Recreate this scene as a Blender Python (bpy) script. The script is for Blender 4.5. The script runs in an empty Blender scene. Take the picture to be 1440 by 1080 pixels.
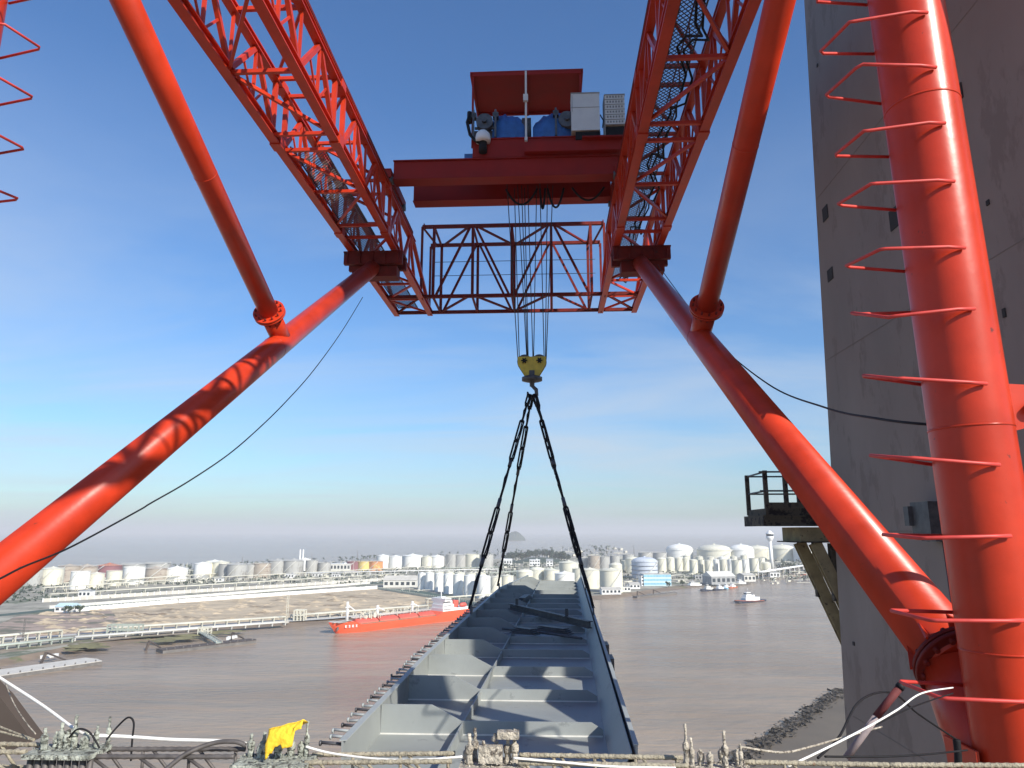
import bpy, math, random
from mathutils import Vector as V, Matrix
random.seed(7)
S=bpy.context.scene; COL=S.collection
# ------------------------------------------------------------ camera
F=1000.0
cy=V((772-720,540-747,-F)).normalized()
cz=V((0,1,0)); cz=(cz-cy*cz.dot(cy)).normalized()
cx=cy.cross(cz); rr=math.radians(0.6)
CX=math.cos(rr)*cx+math.sin(rr)*cz; CZ=math.cos(rr)*cz-math.sin(rr)*cx; CY=cy
cam=bpy.data.cameras.new('camera'); co=bpy.data.objects.new('camera',cam); COL.objects.link(co); S.camera=co
cam.sensor_width=36; cam.lens=25.0; cam.clip_start=0.05; cam.clip_end=60000
co.matrix_world=Matrix((CX,CY,CZ)).to_4x4()
def ray(x,y):
    v=V((x-720,540-y,-F)); return V((v.dot(CX),v.dot(CY),v.dot(CZ)))
def atz(x,y,z): d=ray(x,y); return d*(z/d.z)
def aty(x,y,Y): d=ray(x,y); return d*(Y/d.y)
def atx(x,y,X): d=ray(x,y); return d*(X/d.x)
# ------------------------------------------------------------ sky, sun
SUNV=V((0.70,-0.714,0)).normalized(); EL=math.radians(32.5)
SD=V((SUNV.x*math.cos(EL),SUNV.y*math.cos(EL),math.sin(EL)))
W=bpy.data.worlds.new('World'); S.world=W; W.use_nodes=True
wn=W.node_tree.nodes; wl=W.node_tree.links
for n in list(wn): wn.remove(n)
out=wn.new('ShaderNodeOutputWorld'); bg=wn.new('ShaderNodeBackground'); bg.inputs[1].default_value=0.080
sky=wn.new('ShaderNodeTexSky'); sky.sky_type='NISHITA'; sky.sun_disc=False; sky.sun_elevation=EL
sky.sun_rotation=math.atan2(SD.x,SD.y); sky.altitude=60; sky.air_density=1.25; sky.dust_density=0.7; sky.ozone_density=4.0
tc=wn.new('ShaderNodeTexCoord'); sep=wn.new('ShaderNodeSeparateXYZ'); wl.new(tc.outputs['Generated'],sep.inputs[0])
add=wn.new('ShaderNodeMath'); add.operation='ADD'; add.inputs[1].default_value=0.12; wl.new(sep.outputs[2],add.inputs[0])
cmb=wn.new('ShaderNodeCombineXYZ')
for i in (0,1):
    d=wn.new('ShaderNodeMath'); d.operation='DIVIDE'; wl.new(sep.outputs[i],d.inputs[0]); wl.new(add.outputs[0],d.inputs[1]); wl.new(d.outputs[0],cmb.inputs[i])
mp=wn.new('ShaderNodeMapping'); mp.inputs['Rotation'].default_value=(0,0,0.5); mp.inputs['Scale'].default_value=(0.38,0.8,1); wl.new(cmb.outputs[0],mp.inputs[0])
nz=wn.new('ShaderNodeTexNoise'); nz.inputs['Scale'].default_value=1.1; nz.inputs['Detail'].default_value=7; nz.inputs['Roughness'].default_value=0.55; nz.inputs['Distortion'].default_value=0.6; wl.new(mp.outputs[0],nz.inputs[0])
rp=wn.new('ShaderNodeValToRGB'); rp.color_ramp.elements[0].position=0.40; rp.color_ramp.elements[1].position=0.78
rp.color_ramp.elements[1].color=(0.85,0.85,0.85,1); wl.new(nz.outputs[0],rp.inputs[0])
fr=wn.new('ShaderNodeMapRange'); fr.inputs[1].default_value=0.55; fr.inputs[2].default_value=0.2; wl.new(sep.outputs[2],fr.inputs[0])
mm=wn.new('ShaderNodeMath'); mm.operation='MULTIPLY'; wl.new(rp.outputs[0],mm.inputs[0]); wl.new(fr.outputs[0],mm.inputs[1])
mx=wn.new('ShaderNodeMixRGB'); mx.inputs[2].default_value=(5.9,6.6,7.5,1); wl.new(mm.outputs[0],mx.inputs[0]); tn=wn.new('ShaderNodeMixRGB'); tn.blend_type='MULTIPLY'; tn.inputs[0].default_value=1; tn.inputs[2].default_value=(0.90,1.19,1.52,1); wl.new(sky.outputs[0],tn.inputs[1]); wl.new(tn.outputs[0],mx.inputs[1])
wl.new(mx.outputs[0],bg.inputs[0]); wl.new(bg.outputs[0],out.inputs[0])
sl=bpy.data.lights.new('sun','SUN'); sl.energy=5.0; sl.angle=math.radians(0.5); sl.color=(1,0.93,0.82)
so=bpy.data.objects.new('sun',sl); COL.objects.link(so); so.rotation_euler=SD.to_track_quat('Z','Y').to_euler(); so.location=(20,-20,60)
S.view_settings.view_transform='Standard'; S.view_settings.look='None'; S.view_settings.exposure=0.40; S.view_settings.gamma=1
S.render.engine='CYCLES'; S.cycles.volume_bounces=1; S.cycles.max_bounces=6
# ------------------------------------------------------------ materials
def mat(name,col,rough=0.5,metal=0,var=0.15,scale=2.0,spots=None,bump=0.0,bscale=20,col2=None,spec=0.5,stretch=None,spotscale=6,spotpos=0.66,coord='Object'):
    m=bpy.data.materials.new(name); m.use_nodes=True; n=m.node_tree.nodes; l=m.node_tree.links
    b=n['Principled BSDF']; b.inputs['Roughness'].default_value=rough; b.inputs['Metallic'].default_value=metal
    b.inputs['Specular IOR Level'].default_value=spec
    t=n.new('ShaderNodeTexCoord'); mp=n.new('ShaderNodeMapping'); l.new(t.outputs[coord],mp.inputs[0])
    if stretch: mp.inputs['Scale'].default_value=stretch
    z=n.new('ShaderNodeTexNoise'); z.inputs['Scale'].default_value=scale; z.inputs['Detail'].default_value=6; z.inputs['Roughness'].default_value=0.6; l.new(mp.outputs[0],z.inputs[0])
    r=n.new('ShaderNodeValToRGB'); r.color_ramp.elements[0].position=0.3; r.color_ramp.elements[1].position=0.7
    a=[max(0,c*(1-var)) for c in col]; c2=col2 if col2 else [min(1,c*(1+var)) for c in col]
    r.color_ramp.elements[0].color=(*a,1); r.color_ramp.elements[1].color=(*c2,1); l.new(z.outputs[0],r.inputs[0])
    o=r.outputs[0]
    if spots:
        z2=n.new('ShaderNodeTexNoise'); z2.inputs['Scale'].default_value=spotscale; z2.inputs['Detail'].default_value=9; z2.inputs['Roughness'].default_value=0.7; l.new(mp.outputs[0],z2.inputs[0])
        r2=n.new('ShaderNodeValToRGB'); r2.color_ramp.elements[0].position=spotpos; r2.color_ramp.elements[1].position=spotpos+0.05; l.new(z2.outputs[0],r2.inputs[0])
        x=n.new('ShaderNodeMixRGB'); x.inputs[2].default_value=(*spots,1); l.new(r2.outputs[0],x.inputs[0]); l.new(o,x.inputs[1]); o=x.outputs[0]
    l.new(o,b.inputs['Base Color'])
    rz=n.new('ShaderNodeMapRange'); rz.inputs[3].default_value=max(0.05,rough-0.1); rz.inputs[4].default_value=min(1,rough+0.12); l.new(z.outputs[0],rz.inputs[0]); l.new(rz.outputs[0],b.inputs['Roughness'])
    if bump:
        z3=n.new('ShaderNodeTexNoise'); z3.inputs['Scale'].default_value=bscale; z3.inputs['Detail'].default_value=5; l.new(mp.outputs[0],z3.inputs[0])
        bp=n.new('ShaderNodeBump'); bp.inputs['Strength'].default_value=bump; bp.inputs['Distance'].default_value=0.02; l.new(z3.outputs[0],bp.inputs['Height']); l.new(bp.outputs[0],b.inputs['Normal'])
    return m
M={}
M['red']=mat('red_paint',(0.50,0.038,0.012),0.32,var=0.20,scale=0.9,spots=(0.13,0.03,0.02),spotscale=5.5,spotpos=0.655,bump=0.10,bscale=7,spec=0.34)
M['redlit']=M['red']
M['rung']=mat('rung_red',(0.55,0.05,0.04),0.5,var=0.2,scale=6)
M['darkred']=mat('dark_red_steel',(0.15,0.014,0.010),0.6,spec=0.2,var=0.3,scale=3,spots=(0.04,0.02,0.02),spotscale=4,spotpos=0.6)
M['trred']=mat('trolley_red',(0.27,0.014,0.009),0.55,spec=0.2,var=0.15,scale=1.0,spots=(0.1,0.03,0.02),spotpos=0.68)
M['black']=mat('black_rubber',(0.012,0.012,0.014),0.6,var=0.3,scale=8,spec=0.2)
M['steel']=mat('dark_steel',(0.09,0.09,0.095),0.5,0.4,var=0.4,scale=5)
M['rope']=mat('wire_rope',(0.05,0.05,0.05),0.6,0.3,var=0.3,scale=30)
M['white_rope']=mat('white_rope',(0.75,0.74,0.70),0.7,var=0.1,scale=30)
M['blue']=mat('blue_tarpaulin',(0.03,0.12,0.34),0.5,var=0.3,scale=2,bump=0.6,bscale=4)
M['cab']=mat('cabinet_cream',(0.62,0.62,0.58),0.5,var=0.05,scale=3)
M['cabdark']=mat('cabinet_seam',(0.25,0.25,0.24),0.6)
M['yellow']=mat('hook_yellow',(0.62,0.47,0.05),0.5,var=0.25,scale=3,spots=(0.2,0.15,0.05),spotpos=0.62)
M['ycloth']=mat('yellow_cloth',(0.80,0.52,0.03),0.75,var=0.15,scale=12,bump=0.7,bscale=25)
M['cjoint']=mat('concrete_joint',(0.22,0.188,0.167),0.9)
M['concrete']=mat('pylon_concrete',(0.275,0.235,0.208),0.85,var=0.10,scale=0.5,spots=(0.23,0.193,0.17),spotscale=1.1,spotpos=0.56,bump=0.3,bscale=8,stretch=(1,1,0.45))
M['hole_shade']=mat('recess_shade',(0.04,0.04,0.04),0.9)  # flat dark colour stands in for the shade inside the pylon pockets
M['oldwood']=mat('weathered_formwork',(0.10,0.085,0.06),0.85,var=0.5,scale=3,spots=(0.025,0.02,0.018),spotscale=3,spotpos=0.5)
M['ochre']=mat('ochre_steel',(0.30,0.25,0.14),0.8,var=0.3,scale=2,spots=(0.08,0.06,0.04),spotpos=0.6)
M['prime']=mat('grey_primer',(0.265,0.287,0.283),0.5,var=0.14,scale=0.8,spots=(0.20,0.217,0.217),spotscale=1.6,spotpos=0.58,bump=0.12,bscale=3)
M['primelight']=mat('light_primer',(0.33,0.36,0.36),0.55,var=0.08,scale=1.2)
M['seam']=mat('weld_seam',(0.60,0.60,0.56),0.6)
M['rebar']=mat('dusty_rebar',(0.30,0.27,0.20),0.8,var=0.35,scale=14,spots=(0.20,0.10,0.06),spotscale=12,spotpos=0.6,bump=0.8,bscale=60)
M['rebard']=mat('dark_bar',(0.11,0.10,0.095),0.6,0.3,var=0.4,scale=14)
M['crust']=mat('cement_crust',(0.33,0.35,0.30),0.8,var=0.5,scale=18,spots=(0.07,0.07,0.06),spotscale=26,spotpos=0.52,bump=1.0,bscale=55)
M['crustb']=mat('cement_crust_tan',(0.42,0.38,0.31),0.85,var=0.45,scale=18,spots=(0.12,0.10,0.08),spotscale=26,spotpos=0.53,bump=1.0,bscale=55)
M['ledge']=mat('rusty_concrete_ledge',(0.42,0.35,0.26),0.9,var=0.45,scale=7,spots=(0.16,0.07,0.05),spotscale=5,spotpos=0.55,bump=1,bscale=30)
M['wpaint']=mat('white_paint',(0.78,0.78,0.76),0.5,var=0.06,scale=0.2)
M['polew_shaded']=mat('pole_white_shaded',(0.26,0.21,0.21),0.8,var=0.3,scale=9)  # faded white of the marker pole, with shade darkened into the colour
M['poler_shaded']=mat('pole_red_shaded',(0.11,0.02,0.02),0.8,var=0.3,scale=9)  # pole red, likewise darkened so the pole looks shaded
M['sred']=mat('ship_red',(0.75,0.10,0.035),0.5,var=0.08,scale=0.05,stretch=(1,1,3))
M['sredk']=mat('ship_tank_red',(0.62,0.10,0.07),0.5,var=0.12,scale=0.1)
M['deckgreen']=mat('ship_deck',(0.22,0.20,0.13),0.7,var=0.3,scale=0.3)
M['glassd']=mat('dark_glass',(0.03,0.04,0.05),0.2)
M['navy']=mat('tug_hull',(0.03,0.04,0.07),0.5)
M['rustred']=mat('rust_red_panel',(0.45,0.14,0.07),0.8,var=0.4,scale=0.12)
M['bwall']=mat('building_wall',(0.62,0.61,0.56),0.8,var=0.1,scale=0.1)
M['teal']=mat('teal_wall',(0.12,0.36,0.36),0.6,var=0.15,scale=0.1)
M['bluew']=mat('blue_building',(0.20,0.45,0.60),0.6,var=0.1,scale=0.1)
M['offw']=mat('office_wall',(0.50,0.66,0.72),0.6,var=0.1,scale=0.1)
M['broof']=mat('grey_roof',(0.33,0.34,0.34),0.8,var=0.2,scale=0.2)
M['pipe']=mat('pale_pipe',(0.60,0.58,0.48),0.6,var=0.12,scale=0.05)
M['pipeg']=mat('green_grey_pipe',(0.38,0.42,0.36),0.6,var=0.2,scale=0.05)
M['conc2']=mat('bank_concrete',(0.50,0.48,0.43),0.85,var=0.15,scale=0.1)
M['pontoon']=mat('pontoon_deck',(0.55,0.52,0.46),0.8,var=0.12,scale=0.2)
M['pontd']=mat('pontoon_side',(0.14,0.13,0.12),0.8,var=0.3,scale=0.3)
M['pontdk']=mat('dark_wood_deck',(0.075,0.058,0.048),0.85,var=0.4,scale=0.4)
M['leaf']=mat('foliage',(0.05,0.075,0.035),0.8,var=0.4,scale=0.4)
M['leaf2']=mat('foliage_dark',(0.035,0.055,0.035),0.8,var=0.4,scale=0.4)
M['bark']=mat('bark',(0.10,0.08,0.06),0.9)
# ------------------------------------------------------------ mesh builder
class MB:
    def __init__(s): s.v=[]; s.f=[]; s.sm=[]
    def poly(s,pts,faces,sm=False):
        b=len(s.v); s.v+= [V(p) for p in pts]; s.f+=[tuple(b+i for i in f) for f in faces]; s.sm+=[sm]*len(faces); return s
    def box(s,c,d,rz=0,M3=None):
        c=V(c); hx,hy,hz=d[0]/2,d[1]/2,d[2]/2; R=M3 if M3 else Matrix.Rotation(rz,3,'Z')
        p=[c+R@V((x*hx,y*hy,z*hz)) for x in(-1,1) for y in(-1,1) for z in(-1,1)]
        return s.poly(p,[(0,1,3,2),(4,6,7,5),(0,4,5,1),(2,3,7,6),(0,2,6,4),(1,5,7,3)])
    def lohi(s,a,b): return s.box([(a[i]+b[i])/2 for i in range(3)],[abs(b[i]-a[i]) for i in range(3)])
    def beam(s,a,b,w,h=None,up=(0,0,1)):
        a=V(a);b=V(b);h=h or w; d=(b-a); L=d.length; d.normalize(); u=V(up)
        if abs(d.dot(u))>0.98: u=V((0,1,0))
        x=d.cross(u).normalized(); z=x.cross(d)
        R=Matrix((x,d,z)).transposed(); return s.box((a+b)/2,(w,L,h),M3=R)
    def ibeam(s,a,b,w,h,t=0.03,up=(0,0,1)):
        a=V(a);b=V(b); d=(b-a).normalized(); u=V(up)
        if abs(d.dot(u))>0.98: u=V((0,1,0))
        x=d.cross(u).normalized(); z=x.cross(d)
        o=z*(h/2-t/2); s.beam(a+o,b+o,w,t,up); s.beam(a-o,b-o,w,t,up); s.beam(a,b,t,h-2*t,up); return s
    def tube(s,pts,r,n=8,cap=True,closed=False,rs=None):
        pts=[V(p) for p in pts]; N=len(pts); rings=[]; pu=None
        for i,p in enumerate(pts):
            if closed: d=(pts[(i+1)%N]-pts[i-1])
            else: d=(pts[min(i+1,N-1)]-pts[max(i-1,0)])
            d.normalize()
            if pu is None:
                pu=V((0,0,1)) if abs(d.z)<0.9 else V((0,1,0))
            x=d.cross(pu).normalized(); z=x.cross(d); pu=z
            q=rs[i] if rs else r
            rings.append([p+(x*math.cos(2*math.pi*k/n)+z*math.sin(2*math.pi*k/n))*q for k in range(n)])
        b=len(s.v)
        for rg in rings: s.v+=rg
        for i in range(N if closed else N-1):
            j=(i+1)%N
            for k in range(n):
                s.f.append((b+i*n+k,b+i*n+(k+1)%n,b+j*n+(k+1)%n,b+j*n+k)); s.sm.append(True)
        if cap and not closed:
            s.f.append(tuple(b+k for k in range(n))[::-1]); s.sm.append(False)
            s.f.append(tuple(b+(N-1)*n+k for k in range(n))); s.sm.append(False)
        return s
    def cyl(s,a,b,r,n=16): return s.tube([a,b],r,n)
    def lathe(s,prof,c=(0,0,0),n=32,sm=True):
        c=V(c); b=len(s.v); m=len(prof)
        for r,z in prof:
            for k in range(n): s.v.append(c+V((r*math.cos(2*math.pi*k/n),r*math.sin(2*math.pi*k/n),z)))
        for i in range(m-1):
            for k in range(n): s.f.append((b+i*n+k,b+i*n+(k+1)%n,b+(i+1)*n+(k+1)%n,b+(i+1)*n+k)); s.sm.append(sm)
        return s
    def prism(s,poly,h):   # poly: list of 3D pts, h: extrude vector
        n=len(poly); p=[V(q) for q in poly]+[V(q)+V(h) for q in poly]
        f=[tuple(range(n))[::-1],tuple(range(n,2*n))]+[(i,(i+1)%n,n+(i+1)%n,n+i) for i in range(n)]
        return s.poly(p,f)
    def build(s,name,m,parent=None,loc=None):
        o=V((0,0,0))
        if parent is not None: o=ORG.get(parent.name,V((0,0,0)))
        elif loc is not None: o=V(loc)
        me=bpy.data.meshes.new(name); me.from_pydata([tuple(p-o) for p in s.v],[],s.f); me.update()
        me.polygons.foreach_set('use_smooth',s.sm)
        me.materials.append(M[m] if isinstance(m,str) else m)
        ob=bpy.data.objects.new(name,me); COL.objects.link(ob)
        if parent is not None: ob.parent=parent; ORG[ob.name]=o
        else: ob.location=o; ORG[ob.name]=o
        import bmesh
        bm=bmesh.new(); bm.from_mesh(me); bmesh.ops.recalc_face_normals(bm,faces=bm.faces); bm.to_mesh(me); bm.free()
        return ob
ORG={}
def tag(o,label=None,cat=None,group=None,kind=None):
    if label: o['label']=label
    if cat: o['category']=cat
    if group: o['group']=group
    if kind: o['kind']=kind
    return o
def thing(name,loc,label,cat,group=None):
    o=bpy.data.objects.new(name,None); COL.objects.link(o); o.location=loc; ORG[o.name]=V(loc); o.empty_display_size=0.3
    return tag(o,label,cat,group)
def dup(root,loc,rz=0,sc=(1,1,1),label=None):
    r=root.copy(); COL.objects.link(r); r.location=loc; r.rotation_euler=(0,0,rz); r.scale=sc
    if label: r['label']=label
    for ch in root.children:
        c=ch.copy(); COL.objects.link(c); c.parent=r
        for g in ch.children:
            d=g.copy(); COL.objects.link(d); d.parent=c
    return r
def lerp(a,b,t): return V(a)*(1-t)+V(b)*t
def sag(a,b,s,n=24,mid=None):
    a=V(a);b=V(b); return [lerp(a,b,i/n)-V((0,0,1))*s*4*(i/n)*(1-i/n) for i in range(n+1)]
# ============================================================ WATER / LAND
ZW=-80.0; ZL=-77.5
def flat(name,pts,z,m,kind='structure',sub=None):
    mb=MB(); mb.poly([(p[0],p[1],z) for p in pts],[tuple(range(len(pts)))]); o=mb.build(name,m); o['kind']=kind; return o
wm=bpy.data.materials.new('river_water'); wm.use_nodes=True; n=wm.node_tree.nodes; l=wm.node_tree.links; b=n['Principled BSDF']
t=n.new('ShaderNodeTexCoord'); mp=n.new('ShaderNodeMapping'); mp.inputs['Rotation'].default_value=(0,0,0.15); mp.inputs['Scale'].default_value=(0.35,1,1); l.new(t.outputs['Object'],mp.inputs[0])
z1=n.new('ShaderNodeTexNoise'); z1.inputs['Scale'].default_value=0.012; z1.inputs['Detail'].default_value=6; l.new(mp.outputs[0],z1.inputs[0])
r1=n.new('ShaderNodeValToRGB'); r1.color_ramp.elements[0].position=0.35; r1.color_ramp.elements[1].position=0.65
r1.color_ramp.elements[0].color=(0.255,0.196,0.142,1); r1.color_ramp.elements[1].color=(0.335,0.262,0.192,1); l.new(z1.outputs[0],r1.inputs[0]); l.new(r1.outputs[0],b.inputs['Base Color'])
b.inputs['Roughness'].default_value=0.18; b.inputs['IOR'].default_value=1.33; b.inputs['Specular IOR Level'].default_value=0.14
z2=n.new('ShaderNodeTexNoise'); z2.inputs['Scale'].default_value=0.30; z2.inputs['Detail'].default_value=8; z2.inputs['Roughness'].default_value=0.6; l.new(mp.outputs[0],z2.inputs[0])
z3=n.new('ShaderNodeTexNoise'); z3.inputs['Scale'].default_value=0.05; z3.inputs['Detail'].default_value=4; l.new(mp.outputs[0],z3.inputs[0])
ad=n.new('ShaderNodeMath'); ad.operation='MULTIPLY_ADD'; ad.inputs[1].default_value=3.5; l.new(z3.outputs[0],ad.inputs[0]); l.new(z2.outputs[0],ad.inputs[2])
bp=n.new('ShaderNodeBump'); bp.inputs['Strength'].default_value=1.0; bp.inputs['Distance'].default_value=1.1; l.new(ad.outputs[0],bp.inputs['Height']); l.new(bp.outputs[0],b.inputs['Normal'])
flat('water',[(-30000,-3000),(30000,-3000),(30000,40000),(-30000,40000)],ZW,wm)
M['mud']=mat('river_mud',(0.20,0.15,0.105),0.8,var=0.25,scale=0.08,spots=(0.13,0.14,0.06),spotscale=0.025,spotpos=0.56,coord='Object')
M['yard']=mat('industrial_ground',(0.30,0.28,0.225),0.9,var=0.5,scale=0.035,spots=(0.12,0.135,0.085),spotscale=0.014,spotpos=0.53)
M['sand']=mat('sandy_fill',(0.46,0.37,0.25),0.95,var=0.30,scale=0.06,spots=(0.20,0.15,0.10),spotscale=0.035,spotpos=0.55,stretch=(0.6,1.4,1))
M['redsoil']=mat('reddish_soil',(0.33,0.25,0.20),0.95,var=0.35,scale=0.06,spots=(0.12,0.12,0.08),spotscale=0.04,spotpos=0.51,stretch=(0.5,1.5,1))
M['grass']=mat('rough_grass',(0.17,0.155,0.07),0.95,var=0.4,scale=0.1)
M['canal']=mat('dark_hedge',(0.05,0.09,0.075),0.9,var=0.3,scale=0.1)
M['road']=mat('pale_road',(0.50,0.49,0.46),0.9,var=0.1,scale=0.1)
def gp(lst,z=ZL): return [atz(x,y,z) for x,y in lst]
shore=[(-420,1030),(-150,968),(0,938),(60,925),(120,915),(190,905),(250,897),(330,889),(420,882),(500,874),(600,864),(700,856),(800,848),(850,843),(895,838),(950,830),(1000,824),(1040,817),(1090,809),(1140,800),(1230,790),(1400,778)]
sw=gp(shore,ZW)
# bank: mud slope rising from the water to the land
mb=MB(); far=[p+V((0,0,ZL-ZW))+V((-0.25,0.97,0)).normalized()*(26+6*math.sin(i*1.7)) for i,p in enumerate(sw)]
NS=len(sw)
pts=[p-V((0,0,0.3)) for p in sw]+[p-V((0,0,0.02)) for p in far]
mb.poly(pts,[(i,i+1,NS+i+1,NS+i) for i in range(NS-1)])
tag(mb.build('mud_bank','mud'),kind='structure')
back=gp([(1700,772),(1400,774),(1150,782),(1000,780),(850,783),(700,786),(600,789),(430,794),(300,799),(100,806),(-100,812),(-500,824)])
flat('far_bank_ground',[(p.x,p.y) for p in far]+[(p.x,p.y) for p in back],ZL,'yard')
flat('sandy_lot',gp([(150,853),(250,846),(450,832),(532,827),(575,834),(640,846),(610,853),(560,858),(460,868),(300,878),(182,886)]),ZL+0.15,'sand')
flat('reddish_lot',gp([(-60,905),(20,868),(60,862),(150,853),(182,886),(60,895)]),ZL+0.12,'redsoil')
flat('canal_bank',gp([(-40,871),(150,851),(300,838),(450,826),(540,820),(540,818),(450,823.5),(300,835.3),(150,848.3),(-40,868)]),ZL+0.12,'canal')
flat('service_road',gp([(-80,905),(60,897),(182,888),(300,881),(460,871),(600,859),(600,856),(460,868),(300,878),(182,886),(60,895),(-80,903)]),ZL+0.2,'road')
flat('grass_yard',gp([(535,827),(600,832),(690,852),(660,852),(580,836)]),ZL+0.2,'canal')
flat('gravel_strip',gp([(-60,928),(60,911),(110,905),(180,898),(260,892),(300,888),(300,885),(250,889),(150,896),(60,905),(-60,920)],ZL),ZL+0.08,mat('mottled_gravel',(0.25,0.205,0.15),0.9,var=0.5,scale=0.12,spots=(0.13,0.13,0.07),spotscale=0.04,spotpos=0.52))
mb=MB(); rnd=random.Random(9)
for i in range(26):
    px=rnd.choice([rnd.uniform(100,150),rnd.uniform(175,275),rnd.uniform(290,330)]); p=atz(px,918-(px-60)*0.098+rnd.uniform(-6,1),ZL-.2); r=rnd.uniform(2,7); n=12
    mb.poly([p+V((math.cos(2*math.pi*j/n)*r*2*rnd.uniform(.6,1.3),math.sin(2*math.pi*j/n)*r*rnd.uniform(.6,1.3),0.25)) for j in range(n)]+[p+V((0,0,.9))],[(j,(j+1)%n,n) for j in range(n)])
tag(mb.build('bank_grass','grass'),'olive grass tufts along the left mud bank','grass',kind='stuff')
# near mud bank at lower right with its ragged rocky edge
nb=[(1010,1140),(1040,1062),(1080,1035),(1115,1015),(1150,990),(1180,970),(1260,950),(1500,930),(1700,1140)]
NBP=gp(nb,ZW+0.5)
flat('near_mud_flat',NBP,ZW+0.5,mat('near_mud',(0.13,0.105,0.075),0.75,var=0.15,scale=0.05,bump=0.4,bscale=0.8))
mb=MB()
for i in range(2200):
    k=random.uniform(0,5.0); a=int(k); p=lerp(NBP[a],NBP[a+1],k-a)+V((random.gauss(1.2,2.0),random.gauss(-1.0,2.0),0.1))
    s_=random.uniform(0.3,1.2)*(1.5 if math.sin(k*9)>0 else 0.8); q=[V((random.uniform(-1,1),random.uniform(-1,1),random.uniform(-0.3,0.8)))*s_ for _ in range(5)]
    mb.poly([p+x for x in q],[(0,1,2),(0,2,3),(0,3,4),(1,2,4),(2,3,4)])
tag(mb.build('shore_rubble',mat('dark_rubble',(0.07,0.06,0.05),0.9,var=0.5,scale=0.4)),'strip of dark rubble along the ragged edge of the near mud flat','rubble',kind='stuff')
# far islands
def island(px,py,w,h,seed):
    c=atz(px,py,ZW); R=c.length*w/2/1000; H=c.length*h/1000; mb=MB(); rnd=random.Random(seed); n=40; rows=8; P=[]
    for j in range(rows+1):
        for i in range(n):
            a=2*math.pi*i/n; q=1-j/rows; hh=H*(1-q**2.2)*(0.85+0.3*rnd.random()*(j>0)); P.append(c+V((math.cos(a)*R*q*(0.95+0.1*rnd.random()),math.sin(a)*R*q*0.7,hh)))
    mb.poly(P,[(j*n+i,j*n+(i+1)%n,(j+1)*n+(i+1)%n,(j+1)*n+i) for j in range(rows) for i in range(n)])
    return mb.build('island','leaf2')
tag(island(724,760,30,11,3),kind='structure')
# ============================================================ TANK FARM
M['tw']=mat('tank_white',(0.80,0.80,0.76),0.6,var=0.08,scale=0.8,spots=(0.55,0.53,0.47),spotscale=1.5,spotpos=0.62,stretch=(1,1,0.3))
M['tc']=mat('tank_cream',(0.66,0.64,0.52),0.6,var=0.10,scale=0.8,spots=(0.45,0.42,0.33),spotscale=1.5,spotpos=0.60,stretch=(1,1,0.3))
M['tg']=mat('tank_grey',(0.36,0.36,0.34),0.7,var=0.15,scale=0.8,spots=(0.24,0.23,0.21),spotscale=1.5,spotpos=0.58,stretch=(1,1,0.3))
M['tb']=mat('tank_brown',(0.38,0.33,0.27),0.8,var=0.2,scale=0.8,spots=(0.2,0.14,0.11),spotscale=1.5,spotpos=0.55,stretch=(1,1,3))
M['to']=mat('tank_orange',(0.60,0.24,0.08),0.7,var=0.3,scale=0.9,spots=(0.55,0.45,0.16),spotscale=1.2,spotpos=0.55)
M['ty']=mat('tank_yellow',(0.66,0.50,0.16),0.7,var=0.2,scale=0.9)
M['tr']=mat('tank_maroon',(0.22,0.09,0.10),0.8,var=0.25,scale=0.9)
M['tbl']=mat('tank_blue_band',(0.50,0.55,0.62),0.6,var=0.1,scale=0.8)
M['rail']=mat('tank_stair_metal',(0.6,0.6,0.56),0.6)
PROTO={}
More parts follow.
